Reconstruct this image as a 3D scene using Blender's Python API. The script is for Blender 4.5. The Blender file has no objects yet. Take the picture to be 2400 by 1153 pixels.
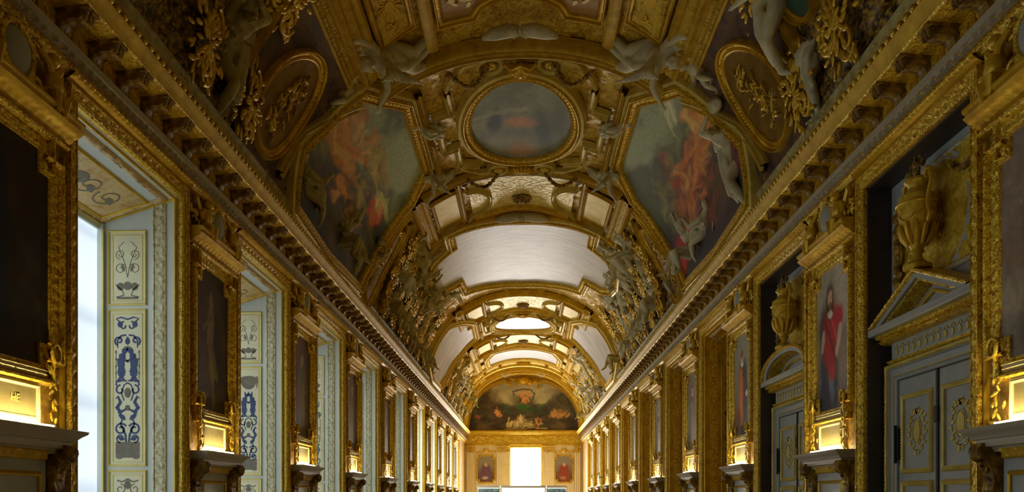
import bpy, bmesh, math, random
import numpy as np
from mathutils import Vector, Matrix
random.seed(7); rng = np.random.default_rng(7)
PI = math.pi
SC = bpy.context.scene
COL = SC.collection

# ------------------------------------------------------------------ camera, world, exposure
EYE = 1.65
cam_d = bpy.data.cameras.new('camera'); cam = bpy.data.objects.new('camera', cam_d); COL.objects.link(cam)
SC.camera = cam
F_PX = 1850.0
cam_d.sensor_width = 36.0; cam_d.sensor_fit = 'HORIZONTAL'
cam_d.lens = F_PX / 2400 * 36.0
cam_d.shift_x = (1200 - 1165) / 2400
cam_d.shift_y = (1166 - 576.5) / 2400
cam_d.clip_start = 0.05; cam_d.clip_end = 300
cam.location = (0.1, 0, EYE); cam.rotation_euler = (PI / 2, 0, 0.035)
world = bpy.data.worlds.new('world'); SC.world = world; world.use_nodes = True
world.node_tree.nodes['Background'].inputs[0].default_value = (0.75, 0.85, 1.0, 1)
world.node_tree.nodes['Background'].inputs[1].default_value = 1.0
SC.view_settings.view_transform = 'Standard'; SC.view_settings.look = 'None'
SC.view_settings.gamma = 1.0; SC.view_settings.use_curve_mapping = False
SC.view_settings.exposure = 0.0
SC.cycles.max_bounces = 7; SC.cycles.diffuse_bounces = 5; SC.cycles.glossy_bounces = 3
SC.cycles.sample_clamp_indirect = 6.0

# light levels of what glows in the room
L_BLIND, L_DAY, L_END, L_STRIP, L_CASE = 1.0, 3.4, 36.0, 165.0, 3.0

# ------------------------------------------------------------------ dimensions (metres)
W = 4.75                   # half width at the pier faces
Y0, Y1 = -2.0, 64.3        # near and far end walls
OC = [4.8, 9.6, 14.45, 19.4, 24.4, 30.4, 36.3, 41.5, 46.3, 51.5, 56.3]   # opening centres
OH = 1.3                   # opening half width
OTOP = EYE + 4.2           # opening head
A, H0, RR, NE = 4.86, 5.4, 4.76, 2.2   # vault section (heights above the eye)

# ------------------------------------------------------------------ numpy noise
def vn(x, y, s=0):
    x = np.asarray(x, float); y = np.asarray(y, float)
    xi = np.floor(x); yi = np.floor(y); fx = x - xi; fy = y - yi
    fx = fx * fx * (3 - 2 * fx); fy = fy * fy * (3 - 2 * fy)
    def h(a, b):
        v = np.sin(a * 127.1 + b * 311.7 + s * 74.7) * 43758.5453
        return v - np.floor(v)
    return (h(xi, yi) * (1 - fx) + h(xi + 1, yi) * fx) * (1 - fy) + (h(xi, yi + 1) * (1 - fx) + h(xi + 1, yi + 1) * fx) * fy
def fbm(x, y, s=0, o=4):
    t = 0; a = .5; f = 1
    for i in range(o):
        t = t + a * vn(x * f, y * f, s + i); a *= .5; f *= 2.03
    return t / (1 - .5 ** o)
def sstep(a, b, x):
    t = np.clip((x - a) / (b - a), 0, 1); return t * t * (3 - 2 * t)

# ------------------------------------------------------------------ materials
MATS = {}
def nn(nt, t, **k):
    n = nt.nodes.new(t)
    for a, b in k.items(): setattr(n, a, b)
    return n
def mat_base(name):
    m = bpy.data.materials.new(name); m.use_nodes = True
    nt = m.node_tree; return m, nt, nt.nodes['Principled BSDF']
def ramp(nt, fac, stops):
    r = nn(nt, 'ShaderNodeValToRGB')
    while len(r.color_ramp.elements) < len(stops): r.color_ramp.elements.new(.5)
    for e, (p, c) in zip(r.color_ramp.elements, stops):
        e.position = p; e.color = (*c, 1)
    nt.links.new(fac, r.inputs[0]); return r.outputs[0]
def noise(nt, vec, scale, detail=4, rough=.6, dist=0):
    n = nn(nt, 'ShaderNodeTexNoise'); n.inputs['Scale'].default_value = scale
    n.inputs['Detail'].default_value = detail; n.inputs['Roughness'].default_value = rough
    n.inputs['Distortion'].default_value = dist
    nt.links.new(vec, n.inputs['Vector']); return n
def mat(name, cols, scale=6, metal=0, rough=.5, bump=0, bscale=20, kind='noise', spec=.5, coat=0, stretch=(1, 1, 1), bdist=.02, lift=0.0):
    """cols: colours across a noise ramp; bump kinds: noise / leaf / weave"""
    m, nt, p = mat_base(name)
    tc = nn(nt, 'ShaderNodeTexCoord'); mp = nn(nt, 'ShaderNodeMapping')
    nt.links.new(tc.outputs['Object'], mp.inputs[0]); mp.inputs['Scale'].default_value = stretch
    v = mp.outputs[0]
    vo = None
    if kind == 'leaf':
        n0 = noise(nt, v, bscale * .5, 2, .5)
        vo = nn(nt, 'ShaderNodeTexVoronoi', feature='SMOOTH_F1'); vo.inputs['Scale'].default_value = bscale
        ad = nn(nt, 'ShaderNodeVectorMath', operation='MULTIPLY_ADD'); ad.inputs[1].default_value = (2.4 / bscale,) * 3
        nt.links.new(n0.outputs['Color'], ad.inputs[0]); nt.links.new(v, ad.inputs[2]); nt.links.new(ad.outputs[0], vo.inputs['Vector'])
    if len(cols) == 1: p.inputs['Base Color'].default_value = (*cols[0], 1)
    else:
        n = noise(nt, v, scale, 5, .65, .6); fac = n.outputs[0]
        if vo is not None:    # crevice shade put into the colour: darker between the leaf cells
            mm = nn(nt, 'ShaderNodeMath', operation='MULTIPLY_ADD'); mm.inputs[1].default_value = -.55; mm.use_clamp = True
            a2 = nn(nt, 'ShaderNodeMath', operation='ADD'); a2.inputs[1].default_value = .24 + lift
            nt.links.new(vo.outputs['Distance'], mm.inputs[0]); nt.links.new(fac, a2.inputs[0]); nt.links.new(a2.outputs[0], mm.inputs[2]); fac = mm.outputs[0]
        st = [(.3 + .4 * i / (len(cols) - 1), c) for i, c in enumerate(cols)]
        nt.links.new(ramp(nt, fac, st), p.inputs['Base Color'])
    p.inputs['Metallic'].default_value = metal; p.inputs['Roughness'].default_value = rough
    p.inputs['Specular IOR Level'].default_value = spec; p.inputs['Coat Weight'].default_value = coat
    if bump:
        b = nn(nt, 'ShaderNodeBump'); b.inputs['Strength'].default_value = bump; b.inputs['Distance'].default_value = bdist
        if kind == 'leaf':
            b.invert = True
            nt.links.new(vo.outputs['Distance'], b.inputs['Height'])
        else:
            n1 = noise(nt, v, bscale, 5, .6, .3); nt.links.new(n1.outputs[0], b.inputs['Height'])
        nt.links.new(b.outputs[0], p.inputs['Normal'])
    MATS[name] = m; return m
def emit(name, c, s, var=None):
    m, nt, p = mat_base(name)
    p.inputs['Base Color'].default_value = (*c, 1); p.inputs['Emission Color'].default_value = (*c, 1)
    p.inputs['Emission Strength'].default_value = s; p.inputs['Roughness'].default_value = .8
    if var:   # faint uneven daylight through a woven blind with the window bars behind it
        tc = nn(nt, 'ShaderNodeTexCoord'); sx = nn(nt, 'ShaderNodeSeparateXYZ'); nt.links.new(tc.outputs['Object'], sx.inputs[0])
        w = nn(nt, 'ShaderNodeMath', operation='FRACT'); d = nn(nt, 'ShaderNodeMath', operation='DIVIDE'); d.inputs[1].default_value = var
        nt.links.new(sx.outputs['Z'], d.inputs[0]); nt.links.new(d.outputs[0], w.inputs[0])
        nt.links.new(ramp(nt, w.outputs[0], [(0, (c[0]*.98, c[1]*.985, c[2]*.99)), (.38, (c[0]*.93, c[1]*.95, c[2]*.97)), (.47, (c[0]*.70, c[1]*.75, c[2]*.82)), (.52, (c[0]*.74, c[1]*.79, c[2]*.85)), (.66, c), (1, c)]), p.inputs['Emission Color'])
    MATS[name] = m; return m
def canvas_mat(name, rough=.42, spec=.5, bump=.15, bscale=30, stretch=(1, 1, 1), coat=0):
    m, nt, p = mat_base(name)
    at = nn(nt, 'ShaderNodeAttribute', attribute_name='Col')
    tc = nn(nt, 'ShaderNodeTexCoord'); mp = nn(nt, 'ShaderNodeMapping'); mp.inputs['Scale'].default_value = stretch
    nt.links.new(tc.outputs['Object'], mp.inputs[0])
    n = noise(nt, mp.outputs[0], bscale, 5, .65, .2)
    mx = nn(nt, 'ShaderNodeMix', data_type='RGBA', blend_type='MULTIPLY'); mx.inputs[0].default_value = .5
    nt.links.new(at.outputs['Color'], mx.inputs[6])
    nt.links.new(ramp(nt, n.outputs[0], [(.25, (.45, .45, .45)), (.6, (1.1, 1.1, 1.1))]), mx.inputs[7])
    nt.links.new(mx.outputs[2], p.inputs['Base Color'])
    p.inputs['Roughness'].default_value = rough; p.inputs['Specular IOR Level'].default_value = spec; p.inputs['Coat Weight'].default_value = coat
    p.inputs['Coat Roughness'].default_value = rough
    b = nn(nt, 'ShaderNodeBump'); b.inputs['Strength'].default_value = bump; b.inputs['Distance'].default_value = .03
    nt.links.new(n.outputs[0], b.inputs['Height']); nt.links.new(b.outputs[0], p.inputs['Normal'])
    MATS[name] = m; return m

G1, G2, G3, G4 = (.14, .055, .006), (.72, .46, .025), (.92, .70, .08), (.50, .22, .012)
mat('gold_carved', [G1, G4, G2, G3], 16, .35, .38, .45, 42, 'leaf', lift=.12)
mat('gold_plain', [(.50, .30, .015), G2, (.88, .64, .06)], 3, .4, .38, .15, 30)
mat('gold_ceiling', [(.26, .12, .008), (.46, .26, .012), (.62, .41, .025), (.76, .56, .07)], 5, .2, .45, .6, 22, 'leaf', lift=.05)
mat('gold_ground', [(.40, .22, .012), (.60, .40, .022), (.78, .57, .05)], 4, .2, .5, .4, 20, 'leaf', lift=.1)
mat('tablet_gold', [(.80, .68, .34), (.88, .78, .46)], 3, .15, .42, .1, 30)
mat('red_ground', [(.30, .13, .03), (.42, .24, .05), (.36, .18, .05)], 5, .1, .5, .3, 20)
mat('gold_pale', [(.62, .49, .10), (.74, .60, .14), (.86, .74, .24)], 3, .2, .45, .25, 30)
mat('gold_band', [(.46, .28, .02), (.62, .41, .035), (.76, .54, .06)], 4, .15, .56, .15, 40, spec=.25)
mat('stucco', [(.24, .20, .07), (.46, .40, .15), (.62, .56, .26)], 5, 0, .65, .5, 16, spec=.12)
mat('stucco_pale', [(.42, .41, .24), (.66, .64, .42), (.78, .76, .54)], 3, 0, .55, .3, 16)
mat('bronze_relief', [(.10, .05, .008), (.28, .16, .015), (.56, .38, .05)], 3.5, .12, .58, .8, 10, 'leaf', bdist=.05)
mat('bronze_field', [(.17, .09, .01), (.28, .16, .016), (.36, .22, .025)], 2.5, .3, .42, .3, 14)
mat('grey_paint', [(.36, .42, .43), (.42, .475, .48), (.47, .52, .51)], 2.0, 0, .42, .12, 40)
mat('grey_ledge', [(.46, .43, .33), (.56, .53, .42)], 2, 0, .4, .1, 40)
mat('brown_wall', [(.22, .11, .02), (.40, .24, .03), (.54, .36, .06)], 3, .1, .5, .5, 16, 'leaf')
mat('dark_reveal', [(.035, .03, .035), (.07, .05, .045)], 3, 0, .5, .1, 20)
mat('jamb_paint', [(.66, .74, .70), (.74, .80, .75)], 2, 0, .45, .08, 40)
mat('jamb_field', [(.76, .74, .50), (.84, .80, .50)], 4, 0, .5, .1, 40)
mat('jamb_scroll', [(.40, .37, .18), (.66, .62, .38), (.76, .73, .50)], 16, .05, .5, .3, 22, 'leaf')
mat('soffit_field', [(.40, .20, .05), (.62, .40, .14), (.72, .54, .24), (.36, .26, .18)], 5, .05, .5, .3, 20)
mat('blue_paint', [(.02, .04, .13), (.05, .08, .20)], 8, 0, .5)
mat('umber_paint', [(.14, .12, .08), (.24, .21, .14)], 8, 0, .5)
mat('teal_paint', [(.06, .15, .16), (.10, .20, .20)], 8, 0, .5)
mat('black_paint', [(.02, .02, .02), (.05, .045, .03)], 8, 0, .5)
mat('tablet_field', [(.20, .17, .07), (.28, .24, .10)], 5, .1, .42, .2, 30)
mat('iron', [(.02, .02, .022)], 3, .6, .5)
mat('parquet', [(.42, .30, .15), (.62, .46, .26), (.52, .38, .20)], 3, 0, .22, .1, 20, stretch=(6, .6, 1))
mat('fluted_stone', [(.78, .69, .42), (.88, .80, .50)], 3, .05, .5, .15, 30)
mat('case_metal', [(.75, .74, .66)], 2, .2, .35)
mat('case_field', [(.05, .10, .05), (.10, .16, .20), (.25, .30, .16)], 3, 0, .2)
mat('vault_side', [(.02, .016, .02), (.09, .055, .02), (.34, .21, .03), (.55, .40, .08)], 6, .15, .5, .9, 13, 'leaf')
mat('green_field', [(.03, .09, .05), (.05, .13, .07)], 4, 0, .45, .2, 20)
mat('dark_foliage', [(.02, .02, .03), (.06, .045, .02), (.12, .08, .02)], 8, .1, .5, .5, 24)
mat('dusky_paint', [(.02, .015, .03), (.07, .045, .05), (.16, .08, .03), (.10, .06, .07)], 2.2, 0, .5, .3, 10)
emit('window_blind', (.80, .90, 1.0), L_BLIND, 1.18)
emit('window_open_day', (.96, .97, 1.0), L_DAY)
emit('window_daylight', (1.0, .97, .95), L_END)
emit('lamp_strip', (1.0, .76, .36), L_STRIP)
emit('case_light', (1.0, .97, .88), L_CASE)
emit('exit_green', (.10, .95, .35), 1.6)
canvas_mat('canvas_wall', .5, .22, .1, 14)
canvas_mat('canvas_vault', .6, .2, .12, 9)
canvas_mat('canvas_glossy', .43, 1.0, .8, 5, (.22, 2.6, .22), 0)
canvas_mat('canvas_sheen', .42, .9, .6, 5, (.4, 1.6, .4), .2)

# ------------------------------------------------------------------ mesh builder
class MB:
    def __init__(s): s.v = []; s.f = []; s.n = 0; s.c = None
    def add(s, v, f):
        v = np.asarray(v, float).reshape(-1, 3); f = [tuple(i + s.n for i in q) for q in f]
        s.v.append(v); s.f += f; s.n += len(v); return s
    def grid(s, P, closed_u=False, closed_v=False):
        P = np.asarray(P); n, m = P.shape[:2]
        iu = np.arange(n if closed_u else n - 1); iv = np.arange(m if closed_v else m - 1)
        a, b = np.meshgrid(iu, iv, indexing='ij'); a2 = (a + 1) % n; b2 = (b + 1) % m
        q = np.stack([a * m + b, a2 * m + b, a2 * m + b2, a * m + b2], -1).reshape(-1, 4)
        return s.add(P.reshape(-1, 3), q.tolist())
    def box(s, x0, x1, y0, y1, z0, z1, bev=0):
        b = bev
        if b <= 0:
            v = [(x, y, z) for x in (x0, x1) for y in (y0, y1) for z in (z0, z1)]
            return s.add(v, [(0, 1, 3, 2), (4, 6, 7, 5), (0, 4, 5, 1), (2, 3, 7, 6), (0, 2, 6, 4), (1, 5, 7, 3)])
        def ring(y, i): return [(x0 + i, y, z0 + i), (x1 - i, y, z0 + i), (x1 - i, y, z1 - i), (x0 + i, y, z1 - i)]
        v = ring(y0, b) + ring(y0 + b, 0) + ring(y1, 0)
        f = [(0, 1, 2, 3), (8, 11, 10, 9)]
        for k in (0, 4): f += [(k + i, k + (i + 1) % 4, k + 4 + (i + 1) % 4, k + 4 + i) for i in range(4)]
        return s.add(v, f)
    def lathe(s, prof, n=24, c=(0, 0, 0), sx=1, sy=1):
        a = np.linspace(0, 2 * PI, n, endpoint=False); pr = np.asarray(prof, float)
        P = np.stack([c[0] + np.outer(pr[:, 0], np.cos(a)) * sx, c[1] + np.outer(pr[:, 0], np.sin(a)) * sy, c[2] + np.repeat(pr[:, 1:2], n, 1)], -1)
        return s.grid(P, closed_v=True)
    def tube(s, pts, r, n=8, cap=True):
        pts = np.asarray(pts, float); k = len(pts); r = np.full(k, r) if np.isscalar(r) else np.asarray(r, float)
        T = np.gradient(pts, axis=0); T /= np.linalg.norm(T, axis=1, keepdims=True) + 1e-9
        ref = np.array([0, 0, 1.]) if abs(T[0][2]) < .9 else np.array([1., 0, 0])
        rings = []; u = np.cross(T[0], ref); u /= np.linalg.norm(u)
        a = np.linspace(0, 2 * PI, n, endpoint=False)
        for i in range(k):
            u = u - T[i] * np.dot(u, T[i]); u /= np.linalg.norm(u) + 1e-9; w = np.cross(T[i], u)
            rings.append(pts[i] + r[i] * (np.outer(np.cos(a), u) + np.outer(np.sin(a), w)))
        b = s.n; s.grid(np.array(rings), closed_v=True)
        if cap:
            s.f.append(tuple(b + j for j in range(n))[::-1]); s.f.append(tuple(b + (k - 1) * n + j for j in range(n)))
        return s
    def ball(s, c, r, n=10, R=None):
        r = (r, r, r) if np.isscalar(r) else r
        t = np.linspace(0, PI, n // 2 + 1); a = np.linspace(0, 2 * PI, n, endpoint=False)
        P = np.stack([np.outer(np.sin(t), np.cos(a)) * r[0], np.outer(np.sin(t), np.sin(a)) * r[1], np.repeat(np.cos(t)[:, None], n, 1) * r[2]], -1)
        if R is not None: P = P @ np.asarray(R).T
        return s.grid(P + np.asarray(c), closed_v=True)
    def prism(s, poly, d0, d1, mp):
        """poly (n,2) star-shaped; faces at depth d1 and sides down to d0"""
        poly = np.asarray(poly, float); n = len(poly); c = poly.mean(0)
        v = np.concatenate([mp(poly[:, 0], poly[:, 1], np.full(n, d0)), mp(poly[:, 0], poly[:, 1], np.full(n, d1)), mp(c[:1], c[1:], np.array([d1]))])
        f = [(i, (i + 1) % n, n + (i + 1) % n, n + i) for i in range(n)] + [(n + i, n + (i + 1) % n, 2 * n) for i in range(n)]
        return s.add(v, f)
    def xf(s, M):
        M = np.array(M); s.v = [v @ M[:3, :3].T + M[:3, 3] for v in s.v]; return s
    def merge(s, o, M=None):
        v = np.concatenate(o.v)
        if M is not None: M = np.array(M); v = v @ M[:3, :3].T + M[:3, 3]
        return s.add(v, o.f)
    def mesh(s, name, m, smooth=True, col=None):
        me = bpy.data.meshes.new(name)
        v = np.concatenate(s.v) if s.v else np.zeros((0, 3))
        me.from_pydata(v.tolist(), [], s.f); me.materials.append(MATS[m] if isinstance(m, str) else m)
        if smooth and len(me.polygons):
            me.polygons.foreach_set('use_smooth', np.ones(len(me.polygons), bool))
            if smooth == 'auto': me.set_sharp_from_angle(angle=math.radians(38))
        if col is not None:
            at = me.color_attributes.new('Col', 'FLOAT_COLOR', 'POINT')
            c4 = np.ones((len(v), 4)); c4[:, :3] = col; at.data.foreach_set('color', c4.ravel())
        me.update(); return me
    def build(s, name, m, parent=None, smooth='auto', col=None):
        return link(name, s.mesh(name, m, smooth, col), parent)
def link(name, me, parent=None):
    o = bpy.data.objects.new(name, me); COL.objects.link(o)
    if parent is not None: o.parent = parent
    return o
def tag(o, label=None, cat=None, group=None, kind=None):
    if label: o['label'] = label
    if cat: o['category'] = cat
    if group: o['group'] = group
    if kind: o['kind'] = kind
    return o
def empty(name, loc=(0, 0, 0), rz=0, label=None, cat=None, group=None, kind=None):
    o = bpy.data.objects.new(name, None); COL.objects.link(o); o.location = loc; o.rotation_euler = (0, 0, rz)
    o.empty_display_size = .1
    return tag(o, label, cat, group, kind)
def kids(o): return [c for c in COL.objects if c.parent == o]
def dup(o, loc=None, rz=None, parent=None, label=None, group=None, tree=None):
    c = o.copy(); COL.objects.link(c)
    if parent is not None: c.parent = parent
    if loc is not None: c.location = loc
    if rz is not None: c.rotation_euler = (0, 0, rz)
    if label: c['label'] = label
    if group: c['group'] = group
    for k in (tree if tree is not None else TREE.get(o.name, [])):
        if k.name in SKIP: continue
        dup(k, parent=c)
    return c
TREE = {}; SKIP = set()
def record(o):
    """remember a prototype's family so that copies need no search"""
    ks = kids(o); TREE[o.name] = ks
    for k in ks: record(k)
    return o
def place(o, M):
    o.matrix_world = M; return o
ORD = ['nearest', 'second', 'third', 'fourth', 'fifth', 'sixth', 'seventh', 'eighth', 'ninth', 'tenth', 'eleventh', 'twelfth']

# ------------------------------------------------------------------ surface maps
_t = np.linspace(0, PI, 4001); _c = np.cos(_t); _s = np.sin(_t)
VX_ = A * np.sign(_c) * np.abs(_c) ** (2 / NE); VZ_ = H0 + RR * np.abs(_s) ** (2 / NE)
_L = np.concatenate([[0], np.cumsum(np.hypot(np.diff(VX_), np.diff(VZ_)))]); HALF = _L[-1] / 2
VS_ = _L - HALF
VX_ = VX_[::-1]; VZ_ = VZ_[::-1]; VS_ = -VS_[::-1]
_tx = np.gradient(VX_, VS_); _tz = np.gradient(VZ_, VS_); _n = np.hypot(_tx, _tz)
VNX_, VNZ_ = _tz / _n, -_tx / _n          # inward normal
def V(s, y, d):
    """vault map: arc s (right is positive), room depth y, d metres down into the room"""
    s = np.asarray(s, float)
    sc = np.clip(s, -HALF, HALF)
    x = np.interp(sc, VS_, VX_); z = np.interp(sc, VS_, VZ_); nx = np.interp(sc, VS_, VNX_); nz = np.interp(sc, VS_, VNZ_)
    over = np.abs(s) - np.abs(sc)
    return np.stack(np.broadcast_arrays(x + nx * d, y, z + nz * d + EYE - over), -1)
def frameV(s, y, d, roll=0, scale=1.0, lean=0.0):
    """matrix whose z runs up the vault and whose -y looks into the room"""
    p = V(np.array([s]), np.array([y]), np.array([d]))[0]
    e = .01; sg = 1 if s > 0 else -1
    p2 = V(np.array([s - sg * e]), np.array([y]), np.array([d]))[0]
    up = Vector(p2 - p).normalized(); nrm = Vector((np.interp(s, VS_, VNX_), 0, np.interp(s, VS_, VNZ_))).normalized()
    yy = -nrm; xx = yy.cross(up).normalized()
    M = Matrix((xx, yy, up)).transposed().to_4x4(); M.translation = Vector(p)
    return M @ Matrix.Rotation(lean, 4, 'X') @ Matrix.Rotation(roll, 4, 'Y') @ Matrix.Scale(scale, 4)
def WL(x, z, d):
    """wall front map: x along, z up, d out towards the room (-y)"""
    return np.stack(np.broadcast_arrays(x, -np.asarray(d, float), z), -1)

def resample(pts, closed, step):
    pts = np.asarray(pts, float)
    if closed:
        ar = np.sum(pts[:, 0] * np.roll(pts[:, 1], -1) - np.roll(pts[:, 0], -1) * pts[:, 1])
        if ar < 0: pts = pts[::-1]
    n = len(pts); segs = n if closed else n - 1
    P = []; N = []; U = []; u = 0
    dirs = []
    for i in range(segs):
        d = pts[(i + 1) % n] - pts[i]; l = np.hypot(*d); dirs.append((d / max(l, 1e-9), l))
    for i in range(segs):
        d, l = dirs[i]; k = max(1, int(math.ceil(l / step))); nr = np.array([d[1], -d[0]])
        if i == 0 and not closed: n0 = nr
        else:
            dp = dirs[i - 1][0]; np_ = np.array([dp[1], -dp[0]]); b = nr + np_; b /= np.hypot(*b) + 1e-9
            n0 = b / max(.45, float(np.dot(b, nr)))
        for j in range(k):
            P.append(pts[i] + d * l * j / k); N.append(n0 if j == 0 else nr); U.append(u + l * j / k)
        u += l
    if not closed:
        P.append(pts[-1]); d = dirs[-1][0]; N.append(np.array([d[1], -d[0]])); U.append(u)
    return np.array(P), np.array(N), np.array(U)
def finep(prof, k):
    prof = np.asarray(prof, float); out = []
    for a, b in zip(prof[:-1], prof[1:]):
        m = max(1, int(math.ceil(np.hypot(*(b - a)) / k)))
        out += [a + (b - a) * j / m for j in range(m)]
    return np.array(out + [prof[-1]])
def sweep(mb, pts, prof, closed=True, step=.1, orn=None, mp=WL, pstep=None):
    P, N, U = resample(pts, closed, step)
    pr = finep(prof, pstep) if pstep else np.asarray(prof, float)
    a = P[:, None, 0] + N[:, None, 0] * pr[None, :, 0]; b = P[:, None, 1] + N[:, None, 1] * pr[None, :, 0]
    d = np.repeat(pr[None, :, 1], len(P), 0)
    if orn is not None: d = d + orn(U[:, None], pr[None, :, 0])
    return mb.grid(mp(a, b, d), closed_u=closed)
def o_egg(w0, w1, amp, per):
    return lambda u, w: amp * np.sqrt(np.abs(np.sin(PI * u / per))) * sstep(w0, w0 + .25 * (w1 - w0), w) * (1 - sstep(w1 - .25 * (w1 - w0), w1, w))
def o_leaf(w0, w1, amp, per):
    """overlapping lobed leaves along a moulding"""
    def f(u, w):
        t = (w - w0) / (w1 - w0); m = (t > 0) & (t < 1); t = np.clip(t, 0, 1); c = np.abs(t - .5) * 2
        ph = u / per + .45 * c; ph = ph - np.floor(ph)
        lf = np.sin(PI * ph) ** .55 * (1 - .35 * np.exp(-(c * 5) ** 2)) * (.8 + .2 * np.cos(c * 11))
        return np.where(m, amp * lf * np.clip(np.sin(PI * t), 0, 1) ** .4, 0)
    return f
def o_fol(w0, w1, amp, sc=9, seed=3):
    def f(u, w):
        m = sstep(w0, w0 + .01, w) * (1 - sstep(w1 - .01, w1, w))
        n = fbm(u * sc + 3 * fbm(u * sc * .4, w * sc * .4, seed + 9, 2), w * sc, seed, 3)
        r = 1 - np.abs(2 * n - 1) * 2.2
        return m * amp * np.clip(r, 0, 1)
    return f
def o_sum(*fs): return lambda u, w: sum(f(u, w) for f in fs)
def prof_frame(w, d):
    return [(0, 0), (0, .50 * d), (.04 * w, .62 * d), (.08 * w, .50 * d), (.10 * w, .66 * d), (.15 * w, .72 * d), (.19 * w, .60 * d), (.20 * w, .40 * d), (.24 * w, .45 * d), (.70 * w, .50 * d), (.74 * w, .42 * d), (.75 * w, .8 * d), (.80 * w, .98 * d), (.85 * w, .8 * d), (.86 * w, .95 * d), (.93 * w, .95 * d), (.95 * w, .6 * d), (w, .55 * d), (w, 0)]
def prof_old(w, d):
    return [(0, 0), (0, .55 * d), (.08 * w, .7 * d), (.16 * w, .55 * d), (.22 * w, .45 * d), (.72 * w, .5 * d), (.78 * w, .95 * d), (.86 * w, d), (.94 * w, .9 * d), (w, .55 * d), (w, 0)]
def rect(x0, x1, z0, z1): return [(x0, z0), (x1, z0), (x1, z1), (x0, z1)]
def ell(cx, cy, rx, ry, n=48, rot=0):
    t = np.linspace(0, 2 * PI, n, endpoint=False)
    x = rx * np.cos(t); y = ry * np.sin(t)
    return np.stack([cx + x * math.cos(rot) - y * math.sin(rot), cy + x * math.sin(rot) + y * math.cos(rot)], -1)
def stepped(x0, x1, z0, z1, nx, nz, top=True, bot=True):
    """rectangle whose corners are notched inwards, the outline of the portrait frames"""
    p = []
    if bot: p += [(x0, z0 + nz), (x0 + nx, z0 + nz), (x0 + nx, z0), (x1 - nx, z0), (x1 - nx, z0 + nz), (x1, z0 + nz)]
    else: p += [(x0, z0), (x1, z0)]
    if top: p += [(x1, z1 - nz), (x1 - nx, z1 - nz), (x1 - nx, z1), (x0 + nx, z1), (x0 + nx, z1 - nz), (x0, z1 - nz)]
    else: p += [(x1, z1), (x0, z1)]
    return p
def patch(mb, poly, d, mp, n=160, rings=24, dfun=None):
    """filled star-shaped polygon laid on a mapped surface"""
    P, N, U = resample(poly, True, 1e9); per = U[-1] + np.hypot(*(P[0] - P[-1]))
    P, N, U = resample(poly, True, per / n)
    c = P.mean(0) if len(P) else 0
    t = np.linspace(0, 1, rings + 1)[:, None, None]
    Q = c + (P[None] - c) * t
    dd = np.full(Q.shape[:2], float(d))
    if dfun is not None: dd = dd + dfun(Q[..., 0], Q[..., 1])
    mb.grid(mp(Q[..., 0], Q[..., 1], dd), closed_v=True)
    return Q.reshape(-1, 2)

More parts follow.
